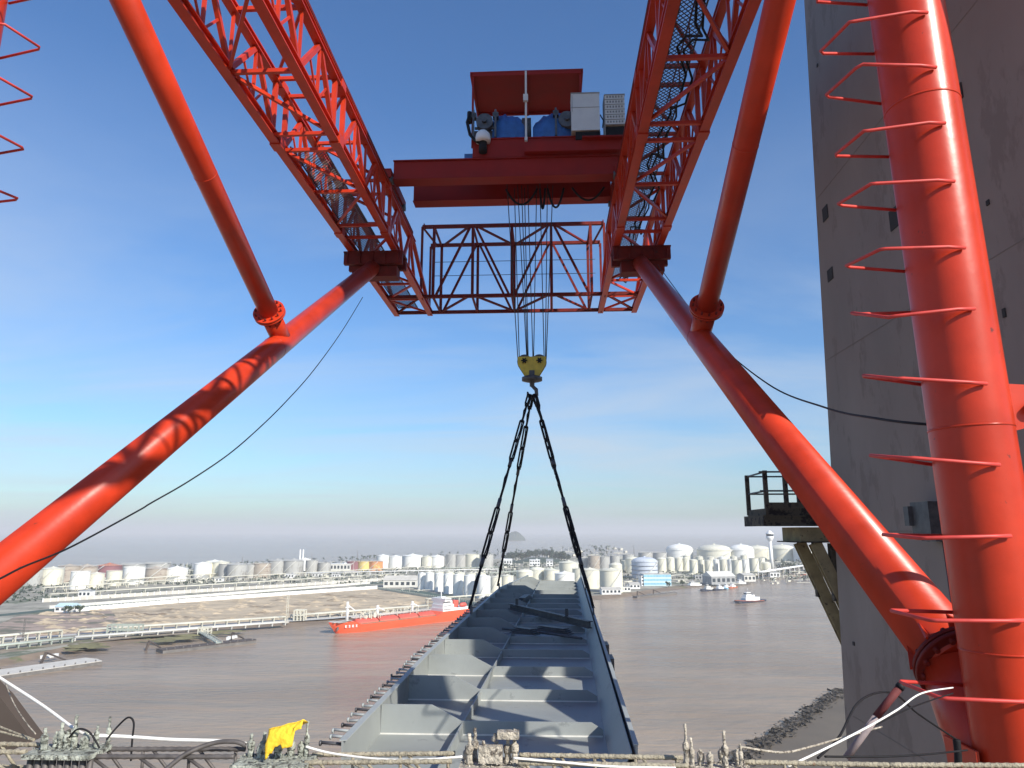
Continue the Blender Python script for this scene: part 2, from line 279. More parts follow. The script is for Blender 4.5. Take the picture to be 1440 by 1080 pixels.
def tank_proto(kind,mt,asp):
    key=(kind,mt,asp)
    if key in PROTO: return PROTO[key]
    # unit radius 1, height asp
    H=asp; r=thing('storage_tank',(0,0,-500),'storage tank','storage tank')
    ORG[r.name]=V((0,0,0))
    mb=MB(); prof=[(1,0)]
    for z in (H*0.55,): prof+=[(1,z-0.008),(1.012,z-0.006),(1.012,z+0.006),(1,z+0.008)]
    prof+=[(1,H-0.03),(1.035,H-0.028),(1.035,H),(0.985,H)]
    if kind=='flat': prof+=[(0.985,H-0.08)]
    mb.lathe(prof,n=48,sm=False); mb.build('shell',mt,r)
    mb=MB()
    if kind=='cone': mb.lathe([(0.985,H),(0.5,H+0.11),(0.06,H+0.2),(0.06,H+0.25),(0,H+0.25)],n=40)
    elif kind=='dome': mb.lathe([(0.985,H)]+[(0.985*math.cos(a),H+0.36*math.sin(a)) for a in [math.radians(x) for x in (15,30,45,60,75,88)]],n=40); mb.cyl((0,0,H+0.3),(0,0,H+0.42),0.08,8)
    else: mb.lathe([(0.985,H-0.08),(0.9,H-0.09),(0.88,H-0.05),(0,H-0.04)],n=40)
    rf=mb.build('roof',mt if kind!='flat' else 'tg',r)
    if mt=='tr': rf.data.materials[0]=M['rustred']
    # spiral stair on the shell
    mb=MB(); a0=-2.3; n=18
    for i in range(n):
        a=a0+1.35*i/n; a2=a0+1.35*(i+1)/n; z=H*i/n; z2=H*(i+1)/n
        for rr_ in (1.05,1.13): mb.beam((rr_*math.cos(a),rr_*math.sin(a),z+0.03),(rr_*math.cos(a2),rr_*math.sin(a2),z2+0.03),0.012,0.05)
        mb.beam((1.09*math.cos(a),1.09*math.sin(a),z+0.01),(1.09*math.cos(a2),1.09*math.sin(a2),z2+0.01),0.09,0.01)
    mb.build('staircase','rail',r)
    mb=MB(); mb.tube([(1.0*math.cos(2*math.pi*i/32),math.sin(2*math.pi*i/32),H+0.09) for i in range(32)],0.008,4,closed=True)
    for i in range(32): a=2*math.pi*i/32; mb.beam((math.cos(a),math.sin(a),H),(math.cos(a),math.sin(a),H+0.09),0.008)
    mb.build('guard_rail','rail',r)
    if mt in('tbl',): 
        for zz in (0.25,0.5,0.75):
            mb=MB(); mb.lathe([(1.02,H*zz-0.02),(1.05,H*zz-0.02),(1.05,H*zz+0.02),(1.02,H*zz+0.02)],n=40); mb.build('band',mat('band_steel',(0.2,0.22,0.26),0.6),r)
    PROTO[key]=[r,False]; return PROTO[key]
ORD=['first','second','third','fourth','fifth','sixth','seventh','eighth','ninth','tenth','eleventh','twelfth','thirteenth','fourteenth','fifteenth','sixteenth','seventeenth','eighteenth']
KN={'flat':'open-topped','cone':'cone-roofed','dome':'dome-roofed'}
CN={'tw':'white','tc':'cream','tg':'grey','tb':'brown weathered','to':'rusty orange','ty':'yellow','tr':'maroon','tbl':'banded pale blue'}
TANKS=[]
def tank(px,base,w,top,kind,mt):
    p=atz(px,base,ZL); k=p.length/1000.0
    R=w/2*k*0.97; Hm=(base-top)*k*1.0
    p=p+V((p.x,p.y,0)).normalized()*R
    asp=round(max(0.3,min(3.6,Hm/R))*3)/3 or 0.5
    pr=tank_proto(kind,mt,asp); TANKS.append(p)
    if not pr[1]:
        r=pr[0]; r.location=p; r.scale=(R,R,Hm/asp); pr[1]=True; return r
    r=dup(pr[0],p,0,(R,R,Hm/asp)); return r
def cluster(desc,group,lst):
    lst=sorted(lst,key=lambda q:q[0]); n=len(lst)
    for i,(px,base,w,top,kind,mt) in enumerate(lst):
        r=tank(px,base,w,top,kind,mt); r['group']=group
        r['label']='%s %s tank, %s from left %s'%(CN[mt],KN[kind],ORD[i],desc); r.rotation_euler=(0,0,random.uniform(-0.5,0.5) if kind!='x' else 0)
cluster('in the front row by left strut','left front row tanks',[(111,829,21,809,'flat','tw'),(134,827,18,811,'cone','tc'),(159,824,18,807,'flat','tc'),(187,822,25,802,'flat','tw'),(218,819,26,803,'cone','tb'),(247,818,27,803,'cone','tw')])
cluster('in the back row by left strut','left back row tanks',[(95,819,24,801,'cone','tb'),(120,818,24,801,'cone','tb'),(152,813,29,799,'cone','tr'),(186,811,28,797,'flat','tg'),(221,808,30,795,'flat','tg'),(72,823,24,805,'cone','tc'),(45,824,22,806,'cone','tg')])
cluster('in packed group left of the chimneys','grey packed tanks',[(283,815,20,796,'cone','tw'),(291,814,20,795,'cone','tc'),(300,813,21,793,'cone','tw'),(309,814,21,794,'cone','tc'),(318,815,21,796,'flat','tg'),(333,816,26,797,'cone','tg'),(352,813,19,796,'flat','tg'),(367,813,24,795,'flat','tb'),(389,809,24,791,'cone','tg'),(412,809,27,791,'cone','tg')])
cluster('just right of the chimneys','tanks right of chimneys',[(438,806,17,790,'flat','tg'),(447,805,13,793,'flat','tg'),(456,806,17,793,'flat','tg'),(428,803,15,788,'cone','tw')])
cluster('in the short coloured row','coloured tanks',[(497,803,19,791,'flat','tr'),(512,803,19,791,'flat','ty'),(528,803,20,791,'flat','to')])
cluster('in the long row above the shed','long white row',[(538,800,17,783,'cone','tw'),(556,800,17,784,'cone','tw'),(580,799,28,783,'cone','tw'),(601,799,15,784,'cone','tc'),(615,799,21,784,'cone','tw'),(635,799,17,781,'flat','tg'),(647,799,17,782,'flat','tg'),(664,799,21,781,'flat','tc'),(684,800,20,781,'flat','tg')])
cluster('in the slim row beside the shed','tall slim row',[(593,829,11,808,'cone','tw'),(604,830,12,808,'cone','tw'),(617,832,12,809,'cone','tw'),(630,835,13,810,'cone','tw'),(644,838,14,811,'cone','tw'),(660,840,16,812,'cone','tw'),(680,842,19,813,'cone','tw')])
_t=[o for o in COL.objects if o.get('group')=='tall slim row'][-1]
_a=math.atan2(-_t.location.y,-_t.location.x)-_t.rotation_euler.z+0.42; _h=max(v.co.z for v in _t.children[0].data.vertices)
mb=MB()
for a0,a1,zf,w in((-.16,.16,.80,.10),(-.20,-.02,.72,.07),(.04,.2,.74,.06),(-.12,.12,.66,.05)):
    P=[]
    for i in range(7): a=_a+a0+(a1-a0)*i/6; P+=[(1.02*math.cos(a),1.02*math.sin(a),_h*zf),(1.02*math.cos(a),1.02*math.sin(a),_h*zf+w)]
    mb.poly(P,[(2*i,2*i+2,2*i+3,2*i+1) for i in range(6)])
mb.build('painted_emblem','cabdark',_t)
cluster('behind the slim row','second slim row',[(603,822,12,806,'cone','tc'),(617,823,13,806,'cone','tc'),(631,824,13,806,'cone','tc'),(646,826,14,807,'cone','tc'),(662,828,14,808,'cone','tc'),(697,838,17,814,'cone','tc'),(713,836,18,812,'cone','tc'),(676,829,14,808,'cone','tc')])
cluster('beyond the far deck end','tanks behind the deck end',[(738,820,24,806,'dome','tc'),(755,815,22,803,'dome','tc'),(776,816,22,803,'cone','tc'),(794,821,28,808,'cone','tw'),(800,812,27,793,'cone','tc'),(815,817,20,801,'flat','tc')])
cluster('of the riverside pair','riverside pair',[(830,828,28,804,'cone','tc'),(860,834,32,805,'cone','tc')])
cluster('behind the riverside pair','grey back group',[(823,800,16,786,'flat','tg'),(836,801,18,783,'flat','tb'),(850,801,16,784,'flat','tg'),(865,800,14,783,'flat','tg'),(866,806,18,796,'dome','tc'),(882,804,15,790,'flat','tc'),(884,796,16,781,'flat','tg'),(908,789,20,778,'flat','tg'),(928,787,19,778,'flat','tg'),(890,806,20,788,'dome','tc')])
cluster('behind the blue building','tanks behind the blue building',[(907,814,36,792,'dome','tbl'),(931,805,13,788,'dome','tc'),(943,804,12,787,'dome','tc')])
cluster('in the row under the domes','crowded cream row',[(955,803,11,787,'dome','tc'),(965,803,9,787,'dome','tc'),(976,807,11,790,'dome','tc'),(987,806,8,789,'flat','tc'),(997,807,10,790,'cone','tc'),(1008,806,8,789,'cone','tw'),(1018,807,10,789,'cone','tc'),(1028,806,8,789,'cone','tw'),(1037,809,14,790,'flat','tc'),(1049,808,10,789,'flat','tw'),(1061,804,13,787,'flat','tc'),(1071,800,10,786,'flat','tc'),(1078,804,12,794,'dome','tc')])
cluster('of the big domed group','big domed tanks',[(956,787,37,774,'dome','tw'),(1005,788,47,775,'dome','tc'),(1043,788,34,775,'dome','tw'),(1066,787,32,774,'dome','tc'),(1101,789,33,774,'dome','tc'),(1133,790,30,775,'dome','tw')])
cluster('between the domes and cream row','middle cream rows',[(1047,798,9,783,'cone','tc'),(966,795,10,783,'cone','tc'),(984,796,10,784,'cone','tc'),(1000,797,10,785,'cone','tc'),(1016,797,10,785,'cone','tw'),(1032,797,9,784,'cone','tc')])
# ------------------------------------------------------------ industrial clutter
def rack(a,b,h,npipe,label,nleg=24,pm='pipe',w=5,r=0.55,group=None):
    a=V(a);b=V(b); d=(b-a); side=V((-d.y,d.x,0)).normalized(); t=thing('pipe_rack',a,label,'pipe rack',group)
    for i in range(npipe):
        o=side*(w*(i/(max(1,npipe-1))-0.5)); mb=MB(); mb.cyl(a+o+V((0,0,h+r)),b+o+V((0,0,h+r)),r,8); mb.build('pipe',pm,t)
    for i in range(nleg+1):
        p=lerp(a,b,i/nleg); mb=MB()
        for s_ in(-1,1): mb.beam(p+side*s_*w*0.45,p+side*s_*w*0.45+V((0,0,h)),0.7)
        mb.beam(p-side*w*0.6+V((0,0,h-0.3)),p+side*w*0.6+V((0,0,h-0.3)),0.7,0.6); mb.build('support',pm,t)
    return t
rack(atz(-90,914,ZL),atz(85,896,ZL),4.5,3,'pale pipe rack on trestles along the bank at far left',10)
rack(atz(110,893,ZL),atz(400,873,ZL),3,4,'long pipe rack along the bank between the valve frame and the mast',16)
rack(atz(410,872,ZL),atz(600,857,ZL),3.5,4,'pipe rack along the bank behind the red tanker',12,w=6)
rack(atz(600,851,ZL),atz(760,838,ZL),6,3,'pipe rack behind the tanker funnel and below the slim tanks',8,'pipe')
rack(atz(60,834,ZL),atz(300,818,ZL),6,3,'pipe rack in front of the left tanks',18)
rack(atz(300,818,ZL),atz(620,800,ZL),6,3,'pipe rack running below the grey tanks to the long white row',26)
rack(atz(70,841,ZL),atz(560,810,ZL),4,3,'long low pipe rack across the middle of the far yard',30)
rack(atz(690,812,ZL),atz(800,803,ZL),7,3,'distant pipe rack between the slings',10,'pipeg')
rack(atz(590,804,ZL),atz(700,802,ZL),6,3,'green-grey pipe rack above the slim white tanks',10,'pipeg')
rack(atz(880,824,ZL),atz(960,812,ZL),5,3,'pipe rack beside the blue building',8)
rack(atz(1070,813,ZL),atz(1150,799,ZL),9,4,'elevated white pipe jetty curving along the shore under the control tower',12,'wpaint',8,1.0)
def wall(a,b,h,label,m='conc2',n=30):
    t=thing('boundary_wall',a,label,'wall'); MB().beam(V(a)+V((0,0,h/2)),V(b)+V((0,0,h/2)),0.4,h).build('wall_panel',m,t)
    mb=MB()
    for i in range(n+1): p=lerp(a,b,i/n); mb.box(p+V((0,0,h/2+0.2)),(0.9,0.9,h+0.4))
    mb.build('pillar','wpaint' if m=='conc2' else m,t); return t
wall(atz(90,862,ZL),atz(250,848,ZL),4,'white boundary wall at the back of the left lots','wpaint')
wall(atz(250,848,ZL),atz(530,828,ZL),4,'white boundary wall behind the sandy lot','wpaint')
wall(atz(60,847,ZL),atz(330,830,ZL),4,'pale wall beyond the dark canal strip on the left')
wall(atz(330,830,ZL),atz(580,814,ZL),4,'pale wall beyond the dark canal strip, leading to the long shed')
wall(atz(70,856,ZL),atz(520,821,ZL),3,'pale low wall between the canal strip and the far road','bwall')
rack(atz(-60,921,ZL),atz(100,903,ZL),2.5,3,'lower pipe bundle in front of the far left trestle rack',10,'pipeg',4)
rack(atz(105,901,ZL),atz(400,879,ZL),2.0,4,'low pipe bundle between the bank road and the mud',14,'bwall',5)
rack(atz(90,829,ZL),atz(420,806,ZL),8,3,'tall pipe rack close under the left tanks',20,'pipe',5)
rack(atz(430,812,ZL),atz(700,806,ZL),7,4,'pipe rack between the long shed and the long white row',16,'wpaint',5)
wall(atz(532,829,ZL),atz(700,856,ZL),3.0,'grey fence down the right side of the sandy lot','pipeg',60)
def building(px,base,wpx,hpx,depth,label,wm='bwall',rm='broof',rot=0.0,floors=2,gable=False,roofh=3,name='building',nwin=6,seed=1):
    p=atz(px,base,ZL); k=p.length/1000; w=wpx*k; h=hpx*k; t=thing(name,p,label,'building'); R=Matrix.Rotation(rot,3,'Z'); wmat='bluew' if wm=='offw' else 'glassd'
    c=p+R@V((0,depth/2,0))
    def loc(x,y,z): return c+R@V((x,y,z))
    MB().box(c+V((0,0,h/2)),(w,depth,h),rot).build('wall',wm,t)
    mb=MB()
    if gable:
        mb.prism([loc(-w/2-0.5,-depth/2-0.8,h),loc(-w/2-0.5,depth/2+0.8,h),loc(-w/2-0.5,0,h+roofh)],R@V((w+1,0,0)))
    else:
        mb.box(c+V((0,0,h+0.3)),(w+1,depth+1,0.6),rot); mb.box(loc(w*0.2,0,h+1.4),(w*0.15,depth*0.3,1.8),rot)
    mb.build('roof',rm,t)
    for f in range(floors):
        for i in range(nwin):
            x=-w/2+w*(i+0.5)/nwin; z=h*(f+0.55)/floors
            MB().box(loc(x,-depth/2-0.03,z),(w/nwin*(0.6 if wmat=='glassd' else 0.92),0.12,h/floors*0.45),rot).build('window',wmat,t)
    return t
building(562,826,44,9,26,'long low shed with pale pitched roof beside the slim white tanks','bwall','conc2',0.05,1,True,6,'shed',6)
building(925,824,37,15,22,'bright blue and white office building on the right bank','offw','conc2',0.12,3,False,3,'office_building',9)
building(909,824,13,13,20,'white block attached left of the blue office building','wpaint','broof',0.1,3,False,3,'office_building',3)
building(860,836,26,7,16,'low white shed at the foot of the big cream riverside tank','wpaint','conc2',0.1,1,True,2,'shed',5)
building(1018,822,34,10,30,'grey quayside shed behind the moored boats','broof','bwall',0.25,1,True,7,'shed',5)
building(1055,818,16,8,24,'small pale shed at the right end of the quay','bwall','conc2',0.25,1,True,3,'shed',3)
building(88,861,20,6,15,'small white hut beside the dark trees on the left lot','wpaint','offw',0.0,1,True,3,'hut',3)
building(478,803,36,9,20,'long pale building left of the coloured tanks','bwall','wpaint',0.05,1,False,3,'building',8)
building(752,796,14,8,25,'white block below the wooded hill, left of the domed one','wpaint','wpaint',0,2,False,3,'building',4)
building(714,794,11,6,20,'small white house left of the wooded hill','wpaint','wpaint',0,1,True,3,'building',3)
building(773,796,9,7,20,'small white building right of the wooded hill foot','wpaint','broof',0,2,True,4,'building',2)
building(942,800,18,6,20,'low grey building among the cream tanks','bwall','broof',0,1,False,3,'building',4)
building(1055,802,20,5,20,'low pale building at the foot of the control tower','bwall','broof',0,1,False,3,'building',4)
building(893,828,14,6,18,'low white store left of the blue office building','wpaint','conc2',0.1,1,True,2,'shed',3)
# small clutter sheds
for i,(x,y,w,h,lb) in enumerate([(445,811,12,4,'white hut below the grey tank group, left of two'),(472,812,9,4,'white hut below the grey tank group, right of two'),(407,813,11,5,'white pump house below the twin chimneys'),(305,818,12,4,'low pump house below the packed grey tanks'),(118,840,14,7,'white pump house among the pipes on the far left'),(880,832,13,6,'white quay hut left of the blue office'),(985,815,14,5,'dark low store behind the moored boats'),(1090,812,12,6,'pump house at the near end of the pipe jetty')]):
    building(x,y,w,h,10,lb,'wpaint' if i!=6 else 'broof','broof',0.05,1,False,2,'hut',3)
mb=MB(); rnd=random.Random(77)
for i in range(1500):
    px=rnd.uniform(20,1150); lo=832-0.045*px+rnd.uniform(-22,12)
    if px>880: lo=rnd.uniform(790,822)
    if 480<px<700: lo=rnd.uniform(800,832)
    p=atz(px,lo,ZL)
    if px<560 and lo>822: continue
    k=p.length/1000; tp=rnd.random()
    if tp<.45: a=rnd.choice([0.05,0.12,1.6,-0.1])+rnd.uniform(-.05,.05); l_=rnd.uniform(4,22)*k; h=rnd.uniform(.5,3); mb.beam(p+V((0,0,h)),p+V((math.cos(a)*l_,math.sin(a)*l_,h)),.5*k,.5*k)
    elif tp<.8: h=rnd.uniform(2,7)*k; mb.beam(p,p+V((0,0,h)),.35*k)
    else: mb.box(p+V((0,0,1)),(rnd.uniform(2,5)*k,rnd.uniform(2,6)*k,rnd.uniform(1,3)*k),rnd.uniform(0,1))
tag(mb.build('yard_pipework','pipe'),'dense clutter of pipes, posts and small plant between the far tanks','pipework',kind='stuff')
mb=MB()
for i in range(2600):
    px=rnd.uniform(0,1150); lo=826-0.045*px+rnd.uniform(-20,22)
    if px>860: lo=rnd.uniform(788,816)
    p=atz(px,lo,ZL)
    if 150<px<560 and lo>822: continue
    k=p.length/1000; c=p+V((rnd.gauss(0,6),rnd.gauss(0,10),0)); 
    for j in range(3):
        q=c+V((rnd.uniform(-2,2),rnd.uniform(-2,2),rnd.uniform(0,2.2)))*k; u=V((rnd.gauss(0,1),rnd.gauss(0,1),rnd.gauss(0,.6))).normalized()*k*1.1; w=V((rnd.gauss(0,1),rnd.gauss(0,1),rnd.gauss(0,1))).normalized()*k*1.1
        mb.poly([q-u-w,q+u-w,q+u+w,q-u+w],[(0,1,2,3)])
tag(mb.build('undergrowth','leaf2'),'scattered dark scrub and hedges between the far tanks','scrub',kind='stuff')
mb=MB(); rnd=random.Random(78)
for i in range(420):
    u=rnd.random(); px=60+u*520; lo=rnd.uniform(0,1); y0=853-0.062*(px-150); y1=886-0.062*(px-180); p=atz(px,y0+3+(y1-y0-4)*lo,ZL+0.15)
    r=rnd.uniform(1.5,6)*(1 if rnd.random()<.85 else 2); h=r*rnd.uniform(.12,.3); n=9; P=[p+V((math.cos(2*math.pi*j/n)*r*rnd.uniform(.7,1.3),math.sin(2*math.pi*j/n)*r*rnd.uniform(.7,1.3)*.7,-.1)) for j in range(n)]+[p+V((rnd.uniform(-.3,.3)*r,0,h))]
    mb.poly(P,[(j,(j+1)%n,n) for j in range(n)])
tag(mb.build('soil_heaps','sand'),'low heaps of sand and rubble scattered over the cleared lots','soil heaps',kind='stuff')
# twin chimneys, masts, control tower
for lb,x in(('left one of the two white chimneys above the grey tanks',420.5),('right one of the two white chimneys above the grey tanks',424.8)):
    p=atz(x,806,ZL); k=p.length/1000; MBc=MB().tube([p,p+V((0,0,30*k))],1.6*k*0.5,12,rs=[1.9*k*0.5*1.2,1.3*k*0.55*1.2]); tag(MBc.build('chimney','wpaint',loc=p),lb,'chimney','twin chimneys')
def mast(px,base,top,w,label,m='pipe'):
    p=atz(px,base,ZL); k=p.length/1000; h=(base-top)*k; t=thing('mast',p,label,'mast')
    mb=MB()
    for dx in(-w/2*k,w/2*k): mb.beam(p+V((dx,0,0)),p+V((dx,0,h)),0.5*k)
    for i in range(9):
        z=h*i/9; mb.beam(p+V((-w/2*k,0,z)),p+V((w/2*k,0,z+h/9)),0.3*k)
    mb.build('lattice',m,t); mb=MB(); mb.box(p+V((0,0,0.8)),(w*k*2,w*k*2,1.6)); mb.build('base','conc2',t); return t
mast(403,876,838,2.4,'tall pale twin-leg mast on the bank left of the tanker')
mast(31,905,878,1.6,'dark mast behind the pipe rack at far left','pontd')
for x,b_,tp,lb in [(340,800,784,'thin dark pole above the packed grey tanks'),(438,798,780,'thin dark pole right of the chimneys'),(502,800,776,'thin dark pole behind the coloured tanks'),(892,790,768,'thin pole above the grey back tanks')]:
    p=atz(x,b_,ZL); k=p.length/1000; tag(MB().tube([p,p+V((0,0,(b_-tp)*k))],0.4*k,6,rs=[0.5*k,0.3*k]).build('pole','pontd',loc=p),lb,'pole')
p=atz(1086,803,ZL); k=p.length/1000; t=thing('control_tower',p,'slender white control tower with wide round head on the right bank','control tower')
MB().tube([p,p+V((0,0,38*k))],2*k,20,rs=[2.6*k,1.9*k]).build('shaft','wpaint',t)
MB().lathe([(1.9*k,37*k),(4.6*k,41*k),(4.8*k,43.5*k),(4.4*k,43.6*k)],c=p,n=24).build('gallery','wpaint',t)
MB().lathe([(4.3*k,43.6*k),(4.5*k,46.4*k)],c=p,n=24).build('window_band','glassd',t)
MB().lathe([(4.8*k,46.4*k),(4.8*k,47.6*k),(2.6*k,48.4*k),(2.4*k,50*k),(0,51*k)],c=p,n=24).build('roof','wpaint',t)
# pipe bridge / valve frame on the bank
def frame_(px,base,wpx,hpx,label,m='pipeg'):
    p=atz(px,base,ZL); k=p.length/1000; w=wpx*k; h=hpx*k; t=thing('valve_frame',p,label,'pipe frame')
    for dx in(-0.5,-0.17,0.17,0.5):
        for dy in(0,6): MB().beam(p+V((dx*w,dy,0)),p+V((dx*w,dy,h)),0.9).build('post',m,t)
    mb=MB()
    for z in(0.5,1.0):
        for dy in(0,6): mb.beam(p+V((-w/2,dy,h*z)),p+V((w/2,dy,h*z)),0.8)
        for dx in(-0.5,0.5): mb.beam(p+V((dx*w,0,h*z)),p+V((dx*w,6,h*z)),0.8)
    mb.build('cross_beam',m,t)
    for i in range(7): mb=MB(); x=-w/2+w*(i+0.5)/7; mb.cyl(p+V((x,2,0)),p+V((x,2,h*0.45)),0.6,8); mb.lathe([(0,h*.45),(1,h*.45),(1,h*.5),(0,h*.5)],c=p+V((x,2,0)),n=10); mb.build('valve','pipe',t)
frame_(172,893,38,11,'pale green valve frame over the bank pipes near the first pontoon')
frame_(420,873,13,13,'small white pipe frame on the bank beside the tall mast','pipe')
frame_(285,893,12,8,'small pipe frame at the head of the second pontoon gangway','pipe')
# pontoons with gangways
def pontoon(a,b,w,label,deckm,extra):
    a=V(a);b=V(b); d=(b-a).normalized(); sd=V((-d.y,d.x,0)); t=thing('pontoon',a,label,'pontoon')
    mb=MB(); mb.prism([a-sd*w/2+V((0,0,-0.5)),a+sd*w/2+V((0,0,-0.5)),b+sd*w/2+V((0,0,-0.5)),b+d*3+V((0,0,-0.5)),b-sd*w/2+V((0,0,-0.5))],(0,0,2.3)); mb.build('hull','pontd',t)
    mb=MB(); mb.prism([a-sd*w*.48+V((0,0,1.82)),a+sd*w*.48+V((0,0,1.82)),b+sd*w*.48+V((0,0,1.82)),b+d*2+V((0,0,1.82)),b-sd*w*.48+V((0,0,1.82))],(0,0,0.3)); mb.build('deck',deckm,t)
    n=12
    for i in range(n): q=lerp(a,b,(i+0.5)/n)-sd*w*0.4; mb=MB(); mb.cyl(q+V((0,0,2)),q+V((0,0,3)),0.4,8); mb.build('bollard','pontd',t)
    for f,l_ in extra:
        q=lerp(a,b,f)+sd*w*0.6; mb=MB(); mb.beam(q+V((0,0,2)),q+sd*l_+d*(-l_*0.5)+V((0,0,6)),0.9,0.8); mb.beam(q+sd*l_+d*(-l_*0.5)+V((0,0,6.2)),q+sd*l_*.9+d*(-l_*0.8)+V((0,0,-2)),1.2,1.2); mb.build('mooring_strut','pontdk',t)
    return t
pontoon(atz(-60,960,ZW),atz(131,932,ZW),21,'long pale pontoon on the water at the far left edge','pontoon',[(0.35,10),(0.85,12)])
pontoon(atz(224,918,ZW),atz(355,903,ZW),12,'dark narrow pontoon on the water below the gangway','pontdk',[(0.05,9),(0.95,9)])
p0=atz(308,909,ZW)+V((0,0,2.3)); p1=atz(283,893,ZL)+V((0,0,2)); t=thing('gangway',p0,'sloping gangway from the bank pipes down to the dark pontoon','gangway')
MB().beam(p0,p1,4,0.5).build('walkway','pipeg',t)
for s_ in(-1,1): 
    mb=MB(); o=V((2,0,0))*s_; mb.beam(p0+o+V((0,0,1.4)),p1+o+V((0,0,1.4)),0.3)
    for i in range(9): q=lerp(p0,p1,i/8)+o; mb.beam(q,q+V((0,0,1.4)),0.3)
    mb.build('railing','pipe',t)
for i,(x,y) in enumerate([(321,904),(327,903),(331,902),(319,905)]):
    p=atz(x,y,ZW)+V((0,0,2.1)); tag(MB().box(p+V((0,1,1.2)),(1.7,1.5,1.9)).box(p+V((0,1,2.2)),(1.9,1.7,0.2)).build('deck_box','wpaint',loc=p),'small white box on the dark pontoon, %s from the left'%ORD[[1,2,3,0][i]],'box','boxes on the dark pontoon')
for i,(x,y) in enumerate([(57,937),(66,936),(71,935),(77,934)]):
    p=atz(x,y-5,ZW)+V((0,0,1.9)); tag(MB().box(p+V((0,1,1.2)),(1.8,1.5,1.8)).box(p+V((0,1,2.15)),(2.0,1.7,0.2)).build('deck_box','wpaint',loc=p),'small white box behind the long pale pontoon, %s from the left'%ORD[i],'box','boxes by the pale pontoon')
# trees
def tree(p,h,label,m='leaf',seed=0,group='trees on the far bank'):
    rnd=random.Random(seed); t=thing('tree',p,label,'tree',group)
    mb=MB(); mb.tube([p,p+V((0,0,h*0.5)),p+V((h*.05,0,h*0.8))],h*.03,6,rs=[h*.04,h*.03,h*.01])
    for i in range(4): a=rnd.uniform(0,6.3); mb.tube([p+V((0,0,h*.4)),p+V((math.cos(a)*h*.3,math.sin(a)*h*.3,h*.7))],h*.015,5)
    mb.build('trunk','bark',t)
    mb=MB(); blobs=[(V((rnd.uniform(-.35,.35),rnd.uniform(-.35,.35),rnd.uniform(.4,.85)))*h,rnd.uniform(.14,.26)*h) for _ in range(9)]
    for i in range(420):
        c,r=rnd.choice(blobs); d=V((rnd.gauss(0,1),rnd.gauss(0,1),rnd.gauss(0,1))).normalized(); q=p+c+d*r*rnd.uniform(.6,1.05); s_=h*rnd.uniform(.025,.05)
        u=V((rnd.gauss(0,1),rnd.gauss(0,1),rnd.gauss(0,1))).normalized()*s_; w=d.cross(u).normalized()*s_
        mb.poly([q-u-w,q+u-w,q+u+w,q-u+w],[(0,1,2,3)])
    mb.build('crown',m,t)
TL=['leftmost of the dark trees by the white hut','second dark tree right of the white hut','third dark tree right of the white hut','rightmost dark tree by the white hut']
for i,(x,y) in enumerate([(92,863),(98,863),(105,862),(112,862)]): p=atz(x,y,ZL); tree(p,p.length*0.009,TL[i],'leaf',i)
OW=ORD+['nineteenth','twentieth','twenty-first','twenty-second','twenty-third','twenty-fourth','twenty-fifth','twenty-sixth']
for i in range(26):
    x=712+i*3.4+random.uniform(-1,1); y=789-5*math.exp(-((x-760)/18)**2)+random.uniform(-1.2,1.0); p=atz(x,y,ZL); tree(p,p.length*0.0105*(0.8+0.5*random.random()),'dark tree on the distant wooded rise, %s from left'%OW[i],'leaf2',50+i,'trees on the distant rise')
mb=MB(); c=atz(760,791,ZL); k=c.length/1000
mb.lathe([(44*k,-1),(30*k,3*k),(16*k,6*k),(0,7*k)],c=c,n=24); tag(mb.build('wooded_hill','leaf2',loc=c),kind='structure')
for i,(x,y) in enumerate([(1062,800),(1110,800),(1116,801),(1103,799),(940,826),(960,824),(1072,798),(1125,801)]):
    p=atz(x,y,ZL); tree(p,p.length*0.008,['tree at the left foot of the control tower','tree right of the control tower, second of its clump','tree right of the control tower, third of its clump','tree right of the control tower, first of its clump','bush right of the blue office building','bush between the office and the moored boats','tree touching the control tower shaft','tree at the far right end of the bank'][i],'leaf',90+i)
# ------------------------------------------------------------ red tanker
def hull_mesh(o,ax,sd,L,B,prof_n=24,free=9,draft=1.0,sheer=None,bowrake=0.05):
    mb=MB(); rows=[]
    for i in range(prof_n+1):
        s_=i/prof_n; # 0 bow .. 1 stern
        wdt=B/2*min(1,(s_/0.16)**0.65 if s_>0 else 0.0)*(1 if s_<0.9 else 1-0.25*((s_-0.9)/0.1)**2)
        f=free(s_)
        zz=[-draft,0.0,f*0.5,f]
        ww=[wdt*0.8,wdt*0.9,wdt*0.96,wdt]
        xo=[L*bowrake*(1-s_)**6*q for q in (1.0,0.9,0.45,0)]
        row=[]
        for z,w_,x_ in zip(zz,ww,xo): row.append(o+ax*(s_*L+x_)-sd*w_+V((0,0,z)))
        for z,w_,x_ in reversed(list(zip(zz,ww,xo))): row.append(o+ax*(s_*L+x_)+sd*w_+V((0,0,z)))
        rows.append(row)
    P=[q for r in rows for q in r]; m=8
    F_=[(i*m+j,i*m+j+1,(i+1)*m+j+1,(i+1)*m+j) for i in range(prof_n) for j in range(m-1)]
    F_+=[tuple(prof_n*m+j for j in range(m))]
    mb.poly(P,F_); return mb
bow=atz(461,892,ZW); bow.z=ZW; st=atz(655,868,ZW); st.z=ZW
ax=(st-bow); L=ax.length; ax.normalize(); sd=V((ax.y,-ax.x,0))  # sd towards camera side
if sd.dot(-bow)<0: sd=-sd
t=thing('tanker_ship',bow,'red gas tanker moored along the far bank with white bridge at its stern','ship')
fr_=lambda s: 0.84*(10.5 if s<0.13 else (10.5-3.6*min(1,(s-0.13)/0.03) if s<0.70 else 6.9+3.4*min(1,(s-0.70)/0.05)))
hull_mesh(bow,ax,sd,L,21,60,fr_,2.0).build('hull','sred',t)
